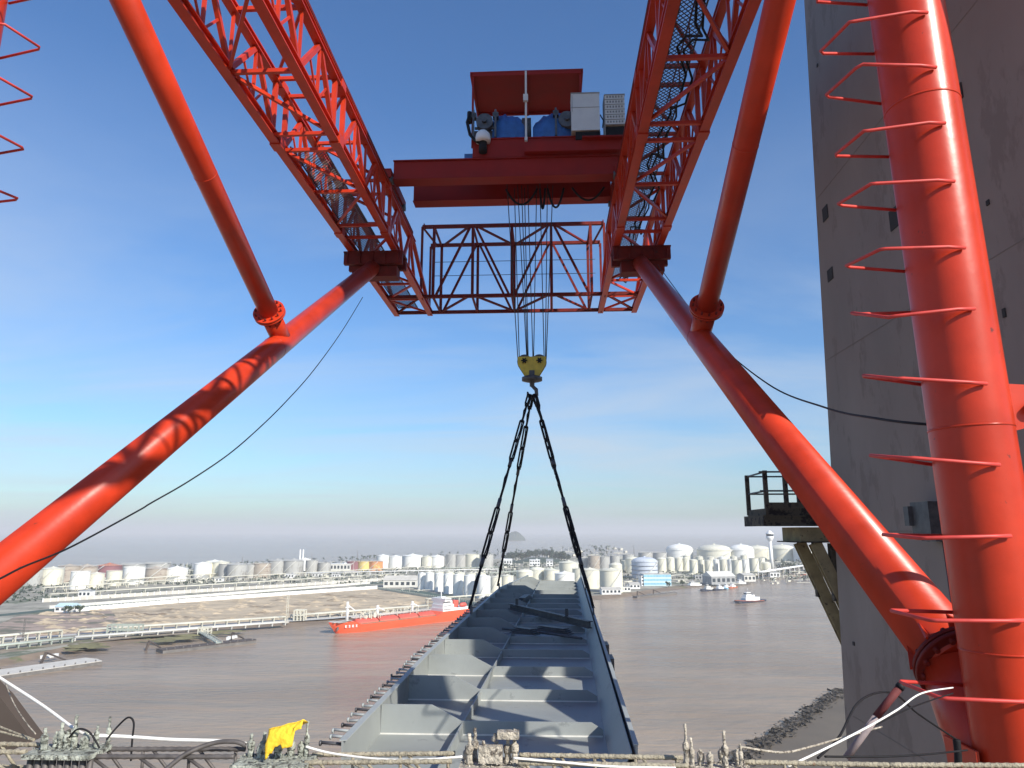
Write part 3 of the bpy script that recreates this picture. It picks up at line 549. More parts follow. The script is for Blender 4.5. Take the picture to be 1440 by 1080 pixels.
def SP(s,a,z): return bow+ax*(s*L)+sd*a+V((0,0,z*0.84))
def sbox(mb,s0,s1,a0,a1,z0,z1):
    mb.poly([SP(s,a,z) for s in(s0,s1) for a in(a0,a1) for z in(z0,z1)],[(0,1,3,2),(4,6,7,5),(0,4,5,1),(2,3,7,6),(0,2,6,4),(1,5,7,3)]); return mb
mb=MB(); sbox(mb,0.14,0.74,-8,8,6.0,7.3); mb.build('deck','deckgreen',t)
mb=MB(); sbox(mb,0.015,0.13,-4,4,10.3,10.6); sbox(mb,0.03,0.125,-7,7,10.2,10.5);mb.build('forecastle_deck','conc2',t)
for i,(s0,s1) in enumerate([(0.16,0.30),(0.31,0.44),(0.45,0.585),(0.595,0.71)]):
    mb=MB(); n=10; prof=[]
    for j in range(n+1): a=math.pi*j/n; prof.append((math.cos(a)*7.2,7.2+math.sin(a)*4.2))
    for q0,q1,sc0,sc1 in [(s0,s0+0.012,0.75,1),(s0+0.012,s1-0.012,1,1),(s1-0.012,s1,1,0.75)]:
        P=[SP(q0,a*sc0,7.2+(z-7.2)*sc0) for a,z in prof]+[SP(q1,a*sc1,7.2+(z-7.2)*sc1) for a,z in prof]
        mb.poly(P,[(j,j+1,n+2+j,n+1+j) for j in range(n)],True)
        mb.poly(P[:n+1],[tuple(range(n+1))]); mb.poly(P[n+1:],[tuple(range(n+1))])
    mb.build('cargo_tank','sredk',t)
mb=MB()
for a in(-2,-0.7,0.7,2): mb.tube([SP(0.15,a,12.6),SP(0.70,a,12.6)],0.35,6)
for i in range(22): s_=0.16+i*0.025; mb.beam(SP(s_,-3,12),SP(s_,3,12),0.35); mb.beam(SP(s_,3,12),SP(s_,3,13.6),0.2); mb.beam(SP(s_,-3,12),SP(s_,-3,13.6),0.2)
mb.tube([SP(0.15,3,13.5),SP(0.70,3,13.5)],0.15,5); mb.tube([SP(0.15,-3,13.5),SP(0.70,-3,13.5)],0.15,5)
mb.build('deck_piping','bwall',t)
mb=MB(); mb.tube([SP(0.15,8.6,8.2),SP(0.70,8.6,8.2)],0.15,5)
for i in range(40): mb.beam(SP(0.15+i*0.014,8.6,6.9),SP(0.15+i*0.014,8.6,8.2),0.15)
mb.build('side_rail','ochre',t)
for s_,h_,r_ in[(0.115,18,1.3),(0.315,11,1.5),(0.565,12,1.2)]:
    mb=MB(); zb=10 if s_<0.13 else 11; mb.tube([SP(s_,0,zb),SP(s_,0,zb+h_)],r_,10,rs=[r_,r_*0.7]); mb.beam(SP(s_,0,zb+h_*0.85),SP(s_+0.05,0,zb+h_*0.5),0.7); mb.box(SP(s_,0,zb+h_*0.7),(3,3,0.5)); mb.build('mast','wpaint',t)
mb=MB()
for i in range(44):
    s_=random.uniform(0.18,0.33) if i<28 else random.uniform(0.38,0.6); a=random.uniform(-5,5); h_=random.uniform(2,8); mb.beam(SP(s_,a,10.5),SP(s_,a,10.5+h_),0.45); mb.beam(SP(s_,a,10.5+h_),SP(s_+random.uniform(-.02,.02),a,10.5+h_*random.uniform(.6,1)),0.4); mb.build('deck_pipe','pipe',t); mb=MB()
for i in range(3): sbox(MB(),0.21+i*0.03,0.228+i*0.03,-4,4,11.4,14+i).build('deck_machinery','pipe',t)
mb=MB(); sbox(mb,0.755,0.86,-8.5,8.5,10.2,13.5); sbox(mb,0.76,0.85,-7.5,7.5,13.5,17); sbox(mb,0.765,0.84,-7,7,17,20.5); sbox(mb,0.765,0.82,-9,9,20.5,23.6); sbox(mb,0.775,0.81,-3,3,23.6,25); sbox(mb,0.86,0.985,-8,8,10.0,12.6); mb.build('bridge_house','wpaint',t)
for z in(11.6,15,18.5,21.9):
    for i in range(8): mb=MB(); s0=0.765+i*0.008; sbox(mb,s0,s0+0.005,(8.55 if z<13 else 7.55 if z<17 else 7.05 if z<20 else 9.05)-0.01,(8.6 if z<13 else 7.6 if z<17 else 7.1 if z<20 else 9.1),z,z+1.1); mb.build('window','glassd',t)
mb=MB(); mb.tube([SP(0.79,0,25),SP(0.79,0,33)],0.5,8); mb.beam(SP(0.79,-3,30),SP(0.79,3,30),0.4); mb.lathe([(0,33),(1,33.3),(1,34),(0,34.4)],c=SP(0.79,0,0),n=10); mb.build('radar_mast','wpaint',t)
mb=MB(); sbox(mb,0.875,0.915,-3,3,12.6,20); mb.build('funnel','sredk',t)
mb=MB(); mb.tube([SP(0.90,7,14.6),SP(0.915,7,15.2),SP(0.945,7,15.2),SP(0.96,7,14.6)],1.8,10,rs=[0.6,2,2,0.6]); mb.build('lifeboat','sredk',t)
mb=MB()
for i in range(4):   # four white characters painted on the bow
    s0=0.075+i*0.018; a=7.9+i*0.55; z=7.4
    for q in [((0,1.0),(1,1.0)),((0.5,1.3),(0.5,0)),((0.1,0.5),(0.9,0.5)),((0,0),(1,0)),((0.1,0.9),(0.2,0.1))][:5-(i%2)]:
        w0=SP(s0+q[0][0]*0.010,0,z-2+q[0][1]*1.7); w1=SP(s0+q[1][0]*0.010,0,z-2+q[1][1]*1.7)
        def yy(w): 
            s_=(w-bow).dot(ax)/L; return w+sd*(10.5*min(1,(s_/0.16)**0.65)*0.965+0.15)
        mb.beam(yy(w0),yy(w1),0.28)
mb.build('name_lettering','wpaint',t)
mb=MB(); q=SP(0.04,0,5); mb.box(q+sd*4.4,(1.2,1.2,2.2)); mb.beam(q+sd*4.6+V((0,0,-1)),q+sd*4.6+V((-1,0,-2)),0.5); mb.build('anchor','pontd',t)
# ------------------------------------------------------------ tug boat
def boat(px0,py0,px1,py1,B,label,hm,sm_,free_,name='tug_boat',cat='tug',full=True,H=1.0):
    a=atz(px0,py0,ZW); b=atz(px1,py1,ZW); a.z=b.z=ZW; x=(b-a); L_=x.length; x.normalize(); s=V((x.y,-x.x,0)); 
    if s.dot(-a)<0: s=-s
    t=thing(name,a,label,cat)
    hull_mesh(a,x,s,L_,B,24,lambda q: free_*(1.5-0.9*min(1,q*1.6)+0.15*q),1.0,bowrake=0.04).build('hull',hm,t)
    def Q(q,w,z): return a+x*(q*L_)+s*w+V((0,0,z))
    def bx(mb,q0,q1,w,z0,z1): mb.poly([Q(q,k_,z) for q in(q0,q1) for k_ in(-w,w) for z in(z0,z1)],[(0,1,3,2),(4,6,7,5),(0,4,5,1),(2,3,7,6),(0,2,6,4),(1,5,7,3)]); return mb
    f=free_
    mb=MB(); bx(mb,0.06,0.96,B*0.42,f*0.55,f*0.68); mb.build('deck','pontd',t)
    mb=MB(); bx(mb,0.30,0.78,B*0.34,f*0.6,f*1.9*H); bx(mb,0.34,0.62,B*0.28,f*1.9*H,f*2.9*H); bx(mb,0.37,0.52,B*0.2,f*2.9*H,f*3.9*H); mb.build('cabin',sm_,t)
    mb=MB(); bx(mb,0.365,0.525,B*0.205,f*3.25*H,f*3.65*H); mb.build('window_band','glassd',t)
    mb=MB(); mb.tube([Q(0.46,0,f*3.9*H),Q(0.46,0,f*5.4*H)],f*0.06,6); mb.beam(Q(0.46,-B*.15,f*4.8*H),Q(0.46,B*.15,f*4.8*H),f*0.08); mb.build('mast','wpaint',t)
    if full:
        for w in(-1,1): mb=MB(); mb.tube([Q(0.58,w*B*.18,f*1.9),Q(0.58,w*B*.18,f*3.5)],f*0.3,10); mb.build('funnel','navy',t)
        mb=MB(); mb.tube([Q(0,0,f*1.35)]+[Q(0.02+0.03*i,B/2*min(1,((0.02+0.03*i)/0.16)**0.65),f*(1.4-0.9*min(1,(0.02+0.03*i)*1.6))) for i in range(30)],f*0.13,6); mb.build('fender','rustred',t)
    return t
boat(1033,849,1074,845,10,'white-topped tug with dark hull under way on the open river','navy','wpaint',2.6,H=1.1)
wk=bpy.data.materials.new('wake_foam'); wk.use_nodes=True; bb=wk.node_tree.nodes['Principled BSDF']; bb.inputs['Base Color'].default_value=(0.36,0.31,0.28,1); bb.inputs['Roughness'].default_value=0.6
for (a,b_,w0,w1) in [((1074,847),(1160,828),0.8,3.0),((1074,848),(1165,834),0.8,2.5)]:
    A=atz(*a,ZW+0.06); Bq=atz(*b_,ZW+0.06); mb=MB(); n=40; P=[]
    d=(Bq-A).normalized(); sd_=V((-d.y,d.x,0))
    for i in range(n+1):
        w=(w0+(w1-w0)*i/n)*(0.4+0.9*random.random())*(1-0.8*(i/n)); q=lerp(A,Bq,i/n); P+=[q-sd_*w,q+sd_*w]
    mb.poly(P,[(2*i,2*i+1,2*i+3,2*i+2) for i in range(n)]); tag(mb.build('wake',wk),kind='structure')
BL=['low grey workboat moored nearest the blue office','dark moored boat right of the grey workboat','small blue-hulled boat second from the left of the quayside group','small white-cabined boat third in the quayside group','small boat fourth in the quayside group','dark boat with white cabin at the right end of the quayside group']
for i,(a,b_,c,B_,hm,f) in enumerate([(958,992,826,9,'pontd',2.0),(985,1006,832,7,'navy',2.4),(1004,1020,831,6,'navy',2.2),(1015,1028,829,5,'bluew',2.0),(1024,1036,828,5,'rustred',2.0),(1030,1052,824,8,'pontd',2.4)]):
    boat(a,c,b_,c-2,B_,BL[i],hm,'wpaint' if i!=1 else 'bwall',f,'moored_boat','boat',False,0.9)
pontoon(atz(893,841,ZW),atz(949,835,ZW),7,'low dark jetty barge in the water below the blue office','pontd',[(0.3,8),(0.7,8)])
pontoon(atz(1118,812,ZW),atz(1150,806,ZW),9,'brown jetty platform under the elevated pipe jetty at far right','rustred',[(0.4,8)])
p=atz(980,757,ZW); k=p.length/1000
# ============================================================ CONCRETE PYLON
pyl=thing('bridge_pylon',(14,18,ZW),'huge grey concrete bridge pylon rising past the right side of the picture','bridge pylon')
def pyx(z): return 10+0.02*max(0,z)   # left face leans slightly
def pyy(z): return 26.1-0.10*z
mb=MB()
def ring(z): 
    xl=10.0; yf=26.0-0.085*z if z<25 else 26.0-0.085*25; yn=9.2
    xr=16+0.1*min(60,max(0,z)); return [(xl,yn,z),(xr,yn,z),(xr,yf,z),(xl,yf,z)]
zs=[-82,0,25,60,110]; P=[q for z in zs for q in ring(z)]
P=[V(q) for q in P]
# recess pockets: thin plates on the uncut face, the hollow's shade painted dark
mb.poly(P,[(i*4+j,i*4+(j+1)%4,(i+1)*4+(j+1)%4,(i+1)*4+j) for i in range(len(zs)-1) for j in range(4)]+[(0,3,2,1),(16,17,18,19)])
mb.build('shaft','concrete',pyl)
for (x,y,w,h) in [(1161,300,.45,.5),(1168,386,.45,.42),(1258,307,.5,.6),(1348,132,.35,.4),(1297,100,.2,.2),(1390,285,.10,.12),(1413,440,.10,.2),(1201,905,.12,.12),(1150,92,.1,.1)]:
    p=atx(x,y,10.0); mb=MB(); mb.box((9.995,p.y,p.z),(0.05,w,h)); mb.build('anchor_pocket','hole_shade',pyl)
for z in [-6,0.0,6,12]:   # formwork joints
    yf_=26-0.085*z if z>0 else 26.0
    MB().lohi((9.992,9.4,z-.012),(9.999,yf_-.15,z+.012)).build('pour_joint','cjoint',pyl)
p=atx(1322,728,10.0); mb=MB(); mb.box((9.75,p.y,p.z),(0.5,0.9,0.8)); mb.box((9.6,p.y+0.5,p.z+0.05),(0.4,0.25,0.5)); mb.box((9.8,p.y,p.z-0.55),(0.3,0.7,0.08)); mb.box((9.8,p.y-0.3,p.z-0.3),(0.05,0.05,0.6)); mb.box((9.8,p.y+0.3,p.z-0.3),(0.05,0.05,0.6)); mb.build('bracket_box','steel',pyl)
mb=MB(); mb.tube([(9.9,p.y-0.2,p.z-.6),(9.92,p.y-0.25,p.z-3),(9.9,p.y-0.2,p.z-9)],0.03,6); mb.build('conduit','steel',pyl)
# bracket platform on the pylon's far edge
pf=thing('bracket_platform',(9.0,27,0.2),'weathered work platform with handrail bracketed to the pylon above the river','platform')
X0=7.75; Y0,Y1=26.25,28.6; zt=0.80; XE=12.5
mb=MB(); mb.lohi((X0,Y0,0.5),(XE,Y1,zt)); mb.build('deck','oldwood',pf)
mb=MB(); mb.ibeam((X0-0.05,Y0-.02,0.37),(XE,Y0-.02,0.37),0.2,0.36,0.04); mb.ibeam((X0-0.05,Y1,0.37),(XE,Y1,0.37),0.2,0.36,0.04); mb.beam((X0-.08,Y0-.1,.37),(X0-.08,Y1+.1,.37),.1,.38); mb.build('edge_beam','oldwood',pf)
mb=MB(); mb.lohi((8.95,26.4,-0.36),(XE,28.4,0.14)); mb.build('support_box','ochre',pf)
mb=MB(); mb.lohi((8.75,26.3,-0.40),(XE,28.5,-0.36)); mb.build('flange_plate','oldwood',pf)
for y in(26.6,28.2):
    mb=MB(); mb.ibeam((9.5,y,-0.42),(11.8,y,-6.2),0.4,0.3,0.05,up=(0,1,0)); mb.build('brace','ochre',pf)
    mb=MB(); mb.beam((10.1,y,-0.42),(10.1,y,-2.4),0.25,0.25); mb.build('strut','oldwood',pf)
for x,y in[(X0+0.05,Y0),(X0+0.05,Y1),(X0+0.75,Y0),(X0+2.0,Y0),(X0+2.0,Y1),(9.9,Y0),(9.9,Y1)]:
    mb=MB(); mb.beam((x,y,zt-0.2),(x,y,zt+1.35),0.14,0.14); mb.build('handrail_post','oldwood',pf)
for z in(zt+0.62,zt+1.3):
    mb=MB(); mb.tube([(XE,Y0,z),(X0-0.15,Y0,z)],0.035,6); mb.tube([(XE,Y1,z),(X0+0.05,Y1,z),(X0+0.05,Y0-0.15,z)],0.035,6); mb.build('handrail','steel',pf)
mb=MB(); mb.beam((X0,Y0-0.03,zt+0.1),(XE,Y0-0.03,zt+0.1),0.03,0.22); mb.build('toe_board','oldwood',pf)
# ============================================================ GANTRY CRANE
G=thing('gantry_crane',(-2,9,-3),'large red lattice gantry crane framing the view','gantry crane')
ZLc=14.0; ZUc=16.45
def girder(xo,xi,side):
    # xo outer, xi inner
    g=MB()
    nodes=[-8.7,-5.1,-1.5,-0.4,3.0,6.6,10.2,12.4,15.9,19.5,23.1,24.2,27.6,31.0,32.4,35.8,39.2,42.0,44.9]
    yend=45.0; yup=38.6
    low=MB()
    for x in(xo,xi): low.ibeam((x,-8.7,ZLc+.17),(x,yend,ZLc+.17),0.34,0.34,0.05)
    ch=low.build('lower_chord','red',G)
    up=MB()
    for x in(xo,xi): up.ibeam((x,-8.7,ZUc),(x,yup,ZUc),0.30,0.26,0.05)
    for x in(xo,xi): up.beam((x,yup,ZUc),(x,yend,ZLc+.17),0.2,0.2)
    up.build('upper_chord','red',G)
    br=MB(); bu=MB()
    for i,y in enumerate(nodes):
        br.beam((xo,y,ZLc+.17),(xi,y,ZLc+.17),0.13,0.13)
        if y<=yup: bu.beam((xo,y,ZUc),(xi,y,ZUc),0.13,0.13)
        if i<len(nodes)-1:
            y2=nodes[i+1]; yy=min(y2,yup)
            if y2-y>2:
                a,b=(xo,xi) if i%2 else (xi,xo)
                br.beam((a,y,ZLc+.17),(b,y2,ZLc+.17),0.1,0.12); 
                if y2<=yup: bu.beam((b,y,ZUc),(a,y2,ZUc),0.1,0.12)
    br.build('lower_cross_brace','red',G); bu.build('upper_cross_brace','red',G)
    for x in(xo,xi):
        w=MB()
        for i in range(len(nodes)-1):
            y,y2=nodes[i],nodes[i+1]; zt=ZUc
            if y>yup: continue
            ym=(y+y2)/2
            if y2-y<2:
                w.beam((x,y,ZLc+.3),(x,y,ZUc),0.17,0.15); w.build('web_bracing','red',G); w=MB(); w.beam((x,y2,ZLc+.3),(x,min(y2,yup),ZUc),0.17,0.15); continue
            w.beam((x,y,ZLc+.3),(x,min(ym,yup),ZUc),0.15,0.17); w.beam((x,min(ym,yup),ZUc),(x,y2,ZLc+.3),0.15,0.17)
            w.beam((x,ym,ZLc+.3),(x,ym,ZUc if ym<yup else ZUc-1.2),0.10,0.10)
            if y2<=yup:
                w.beam((x,y,ZLc+.3),(x,y,ZUc),0.09,0.09); zm=(ZLc+.3+ZUc)/2
                w.beam((x,(y+ym)/2,zm),(x,ym,ZLc+.3),0.06,0.07); w.beam((x,(y2+ym)/2,zm),(x,ym,ZLc+.3),0.06,0.07)
        w.build('web_bracing','red',G)
    # bolted joint plates
    for x in(xo,xi):
        for y in(-0.95,23.65,31.7): MB().box((x,y,ZLc+.17),(0.4,0.5,0.42)).build('joint_plate','red',G); MB().box((x,y,ZUc),(0.36,0.5,0.32)).build('joint_plate','red',G)
    r=MB(); r.beam((xi,-8.5,ZUc+.20),(xi,37.6,ZUc+.20),0.34,0.14); r.beam((xi,-8.5,ZUc+.36),(xi,37.6,ZUc+.36),0.09,0.18); r.build('rail','darkred',G)
girder(-9.95,-7.72,-1); girder(5.70,3.52,1)
def meshpanel(x0,x1,y0,y1,z,name,th=0.025,st=0.16):
    mb=MB(); w=x1-x0; k=0
    y=y0
    while y<y1:
        mb.beam((x0,y,z),(x1,min(y1,y+w),z),th,0.015); mb.beam((x1,y,z+0.012),(x0,min(y1,y+w),z+0.012),th,0.015); y+=st
    for x in(x0,x1): mb.beam((x,y0,z+.01),(x,y1,z+.01),0.05,0.05)
    mb.build(name,'steel',G)
meshpanel(-9.75,-8.5,24.4,44.6,ZLc+.42,'walkway_mesh'); meshpanel(4.25,5.1,10,44,ZUc-0.32,'walkway_mesh',0.03,0.2)
mb=MB()
for x in (4.3,5.05): mb.tube([(x,8,ZUc+.9),(x,38,ZUc+.9)],0.03,5)
for i in range(16): mb.beam((4.3,8+i*2,ZUc-.3),(4.3,8+i*2,ZUc+.9),0.04); mb.beam((5.05,8+i*2,ZUc-.3),(5.05,8+i*2,ZUc+.9),0.04)
mb.build('walkway_handrail','darkred',G)
mb=MB()   # power cable draped along the right girder
pp=[(4.6+0.25*math.sin(i*1.9),9+i*0.75,ZLc+1.2+0.5*math.sin(i*1.3)) for i in range(46)]; mb.tube(pp,0.045,6); mb.tube([(x+.2,y,z-.15) for x,y,z in pp],0.04,6); mb.build('power_cable','black',G)
mb=MB(); mb.tube([(-8.3+0.1*math.sin(i*2.3),10+i*0.8,ZLc+1.2+0.35*abs(math.sin(i*0.8))) for i in range(34)],0.03,6); mb.build('power_cable','black',G)
# cross truss
NY,FY=41.5,44.7; ZT0,ZT1=14.15,18.75; xs=[-7.0+2.44*k for k in range(5)]
mb=MB()
for Y,zt in((NY,ZT1),(FY,ZT1+.1)):
    mb.beam((-7.75,Y,zt),(3.6,Y,zt),0.2); mb.beam((-9.9,Y,ZT0),(5.6,Y,ZT0),0.2)
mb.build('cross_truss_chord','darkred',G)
mb=MB()
for k,x in enumerate(xs):
    for Y in(NY,FY): mb.beam((x,Y,ZT0),(x,Y,ZT1),0.17)
    mb.beam((x,NY,ZT1),(x,FY,ZT1),0.12); mb.beam((x,NY,ZT0),(x,FY,ZT0),0.12)
for k in(1,3):
    for s_ in(-1,1):
        for Y in(NY,FY): mb.beam((xs[k]+s_*.15,Y,ZT1),(xs[k+s_]-s_*.15,Y,ZT0),0.14)
        mb.beam((xs[k]+s_*.2,NY,ZT1),(xs[k+s_],FY,ZT1),0.12); mb.beam((xs[k]+s_*.2,NY,ZT0),(xs[k+s_],FY,ZT0),0.12)
for x,s_ in((-7.75,1),(3.6,-1)):
    mb.beam((x,NY,ZT1),(x+s_*.5,FY,ZT1),0.1)
    for Y in(NY,FY): mb.beam((x,Y,ZT1),(x,Y,ZT0),0.14)
for s_,x in((-1,-7.75),(1,3.55)):
    mb.beam((x,NY,ZT0),(x+s_*2.1,FY,ZT0),0.12)
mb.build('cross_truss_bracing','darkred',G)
mb=MB()
for z in (ZT0+1.3,ZT0+2.2): mb.tube([(-7,NY-.1,z),(3,NY-.1,z)],0.02,5)
mb.build('guard_wire','rope',G)
for x in(-7.75,3.6):
    for Y in(NY,FY):
        for z in(ZT0,ZT1): mb=MB(); mb.box((x*0.985,Y,z),(0.06,0.34,0.34)); mb.build('bolted_flange','darkred',G)
# support beams on strut heads
for x0,x1,xm in((-10.3,-7.3,-8.85),(3.35,6.2,4.7)):
    mb=MB(); mb.lohi((x0,33.7,13.3),(x1,33.95,13.98)); mb.lohi((x0,34.65,13.3),(x1,34.9,13.98)); mb.lohi((x0-.02,33.68,13.9),(x1+.02,34.92,13.985)); mb.lohi((x0+.4,33.9,12.7),(x1-.3,34.7,13.25)); 
    for i in range(5): x=x0+.2+(x1-x0-.4)*i/4; mb.lohi((x-.02,33.6,13.32),(x+.02,33.69,13.9))
    mb.build('support_beam','darkred',G)
# columns
def ringpts(c,r,n=48): return [(c[0]+r*math.cos(2*math.pi*i/n),c[1]+r*math.sin(2*math.pi*i/n),c[2]) for i in range(n)]
COLS=[(4.66,8.0),(-8.95,9.3)]
LEAN=[-0.020,0.0]
for ci,(x,y) in enumerate(COLS):
    xc=lambda z: x+LEAN[ci]*z
    mb=MB(); mb.tube([(xc(z),y,z) for z in (-16,-1.9,6,13.9)],0.41,64)
    c=mb.build('column','red',G)
    for z_ in ((-1.2,1.1,5.0,9.4) if ci==0 else (2.0,6.2,10.4)): MB().tube([(xc(z_-.012),y,z_-.012),(xc(z_+.012),y,z_+.012)],0.4145,64).build('weld_seam','red',c)
    mb=MB(); mb.cyl((xc(13.2),y,13.2),(xc(13.2),y,13.35),0.62,40); mb.box((xc(13.7),y,13.7),(1.9,0.9,0.55)); mb.build('column_cap','darkred',G)
    zz=[5.98,5.27,4.54,3.83,2.96+.08,2.25+.08,1.48+.05,.68,-.05,-.86,-1.6] if ci==0 else [7.35,6.5,5.65,4.85]
    sgn=1 if ci==0 else -1
    for i in range(8): zz.append((6.7 if ci==0 else 8.35)+i*0.74)
    for i,z in enumerate(zz):
        tl=random.Random(i*3+ci).uniform(-0.09,0.06)
        r=random.Random(i+20)
        mb=MB()
        up_=(z*0.085 if 0<z<2.6 else 0)
        pts=[(x-sgn*0.02,y-0.44,z+tl*0.2),(x-sgn*0.22,y-0.47,z),(x-sgn*0.85,y-0.42+r.uniform(-.04,.04),z-tl),(x-sgn*0.90,y-0.38,z-tl),(x-sgn*(1.02+r.uniform(-.03,.03)),y+0.18,z-tl+0.03+up_),(x-sgn*0.98,y+0.23,z-tl+.03+up_),(x-sgn*0.32,y+0.28,z+up_)]
        mb.tube([(a_+LEAN[ci]*z,b_,c_) for a_,b_,c_ in pts],0.02,8); mb.build('rung','rung',c)
# gusset on right column
mb=MB(); x,y=COLS[0]
# diagonal strut and secondary strut
def cyl_seam(a,b,r,fr_l,G,name):
    a=V(a);b=V(b); mb=MB(); mb.tube([a,b],r,64); o=mb.build(name,'red',G)
    for f in fr_l:
        p=lerp(a,b,f); d=(b-a).normalized(); mb=MB(); mb.tube([p-d*.012,p+d*.012],r+0.006,64); mb.build('weld_seam','red',o)
    return o
ST=[((4.66,8.75,-1.55),(4.72,34.0,13.2)),((-8.86,9.9,-1.6),(-8.86,34.0,13.2))]
for a,b in ST:
    o=cyl_seam(a,b,0.385,(0.93,0.5),G,'diagonal_strut')
for (a,b,cc) in [((4.70,21.3,5.95),(4.66,8.2,12.4),0),((-8.86,22.4,6.35),(-8.86,9.6,12.5),1)]:
    a=V(a);b=V(b); d=(b-a).normalized(); o=cyl_seam(a,b,0.30,(0.45,),G,'upper_strut')
    q=a+d*1.05
    for dd in(0.0,0.09):
        mb=MB(); mb.cyl(q+d*dd,q+d*(dd+0.06),0.50,40); mb.build('flange','red',o)
    mb=MB(); u=d.cross(V((1,0,0))).normalized()
    for i in range(12):
        an=2*math.pi*i/12; r_=V((1,0,0))*math.cos(an)+u*math.sin(an); mb.cyl(q+r_*.41-d*.07,q+r_*.41+d*.24,0.03,8)
        mb.prism([q+r_*.3-d*.02,q+r_*.47-d*.02,q+r_*.3-d*.3],d.cross(r_)*0.02)
    mb.build('flange_bolts','darkred',o)
    mb=MB(); mb.tube([a-d*0.3,q],0.32,40); mb.build('stub','red',o)
# foot joint gussets with bolts on the right column
for ci,(x,y) in enumerate(COLS):
    a0,b0=V(ST[ci][0]),V(ST[ci][1]); d=(b0-a0).normalized(); c0=a0+d*0.12; u=d.cross(V((1,0,0))).normalized()
    for dd in(-0.07,0.0): MB().cyl(c0+d*dd,c0+d*(dd+0.05),0.49,48).build('foot_flange','darkred',G)
    for i in range(14):
        an=2*math.pi*(i+.5)/14; r_=V((1,0,0))*math.cos(an)+u*math.sin(an)
        MB().cyl(c0+r_*.43-d*.12,c0+r_*.43+d*.11,0.03,8).build('flange_bolt','darkred',G)
        if i%2==0: MB().prism([c0+r_*.38+d*.04,c0+r_*.52+d*.04,c0+r_*.38+d*.42],d.cross(r_)*0.025).build('flange_rib','red',G)
    mb=MB(); q=V((x,y+.18,a0.z-1.1)); mb.tube([c0,lerp(c0,q,.5),q,V((x,y+.05,q.z-2)),V((x,y+.05,-16))],.42,40,rs=[.41,.42,.44,.40,.40]); mb.build('lower_leg','red',G)
    MB().prism([V((x-.44,y+.5,a0.z-.6)),V((x-.44,y-.1,a0.z-.6)),V((x-.44,y-.1,a0.z-3)),V((x-.44,y+.2,a0.z-3))],(.03,0,0)).build('gusset_plate','red',G)
# lug and rear tie on the right column
x,y=COLS[0]
mb=MB(); p=aty(1427,575,8.0)
mb.prism([(x+.3,7.95,p.z+.28),(x+.62,7.95,p.z+.26),(x+1.0,7.95,p.z+.02),(x+1.0,7.95,p.z-.1),(x+.3,7.95,p.z-.28)],(0,0.06,0)); mb.build('lug_plate','red',G)
mb=MB(); mb.cyl((x+.62,7.85,p.z),(x+.62,8.1,p.z),0.07,12); mb.build('lug_pin','darkred',G)
mb=MB(); a=V((x+.75,7.98,p.z+.02)); mb.tube([a,a+V((2.5,0.1,-1.2))],0.1,16); mb.build('tie_rod','red',G)
mb=MB(); a=aty(1430,-150,7.2); b=aty(1570,80,7.2); mb.tube([a,b,b+(b-a)],0.32,32); mb.build('rear_brace','red',G)
# ============================================================ TROLLEY
T=thing('crane_trolley',(-2,33,16.95),'dark red winch trolley with canopy riding across the crane girders','crane trolley')
zb=17.0
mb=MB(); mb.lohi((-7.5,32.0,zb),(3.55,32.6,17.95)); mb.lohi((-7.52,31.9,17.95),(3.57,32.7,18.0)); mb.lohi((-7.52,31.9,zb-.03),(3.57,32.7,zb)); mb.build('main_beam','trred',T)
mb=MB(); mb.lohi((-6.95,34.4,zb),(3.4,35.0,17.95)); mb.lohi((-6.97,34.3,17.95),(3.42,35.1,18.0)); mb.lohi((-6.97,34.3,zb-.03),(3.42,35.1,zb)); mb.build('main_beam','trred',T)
for xx in(-7.72,3.52):
    mb=MB(); mb.lohi((xx-.16,31.7,zb),(xx+.16,35.4,zb+.45)); mb.build('end_carriage','trred',T)
    for Y in(32.0,35.0): mb=MB(); mb.cyl((xx-.22,Y,zb-.05),(xx+.22,Y,zb-.05),0.2,20); mb.build('wheel','steel',T)
mb=MB(); mb.lohi((-3.58,31.95,18.05),(3.2,34.9,19.0)); mb.lohi((-3.62,31.9,19.0),(3.25,35.0,19.06)); mb.build('winch_frame','trred',T)
mb=MB(); mb.lohi((-1.0,31.6,18.1),(4.0,31.95,18.62)); mb.lohi((1.8,31.3,18.62),(4.05,34.2,18.68)); mb.build('cabinet_deck','trred',T)
for Y,xa,xb in((32.0,-3.6,1.8),(35.4,-3.5,1.7)):
    for xx in(xa,xb): mb=MB(); mb.beam((xx,Y,18.6),(xx,Y,22.7),0.1); mb.build('canopy_post','trred',T)
mb=MB(); mb.beam((-.93,31.9,18.6),(-.93,31.9,22.7),0.1); mb.box((-.93,31.82,18.9),(.14,.1,.2)); mb.build('canopy_post','cab',T)
mb=MB(); mb.lohi((-3.75,31.9,22.7),(1.95,35.6,22.76)); 
for xx in(-3.7,-.93,1.9): mb.beam((xx,31.9,22.62),(xx,35.6,22.62),0.1,0.14)
mb.beam((-3.7,31.95,22.6),(1.9,31.95,22.6),0.1,0.18); mb.beam((-3.7,35.5,22.62),(1.9,35.5,22.62),0.1,0.14); mb.build('canopy','trred',T)
mb=MB(); mb.lohi((-1.06,31.7,20.95),(-.82,31.86,21.3)); mb.build('lamp_box','cab',T)
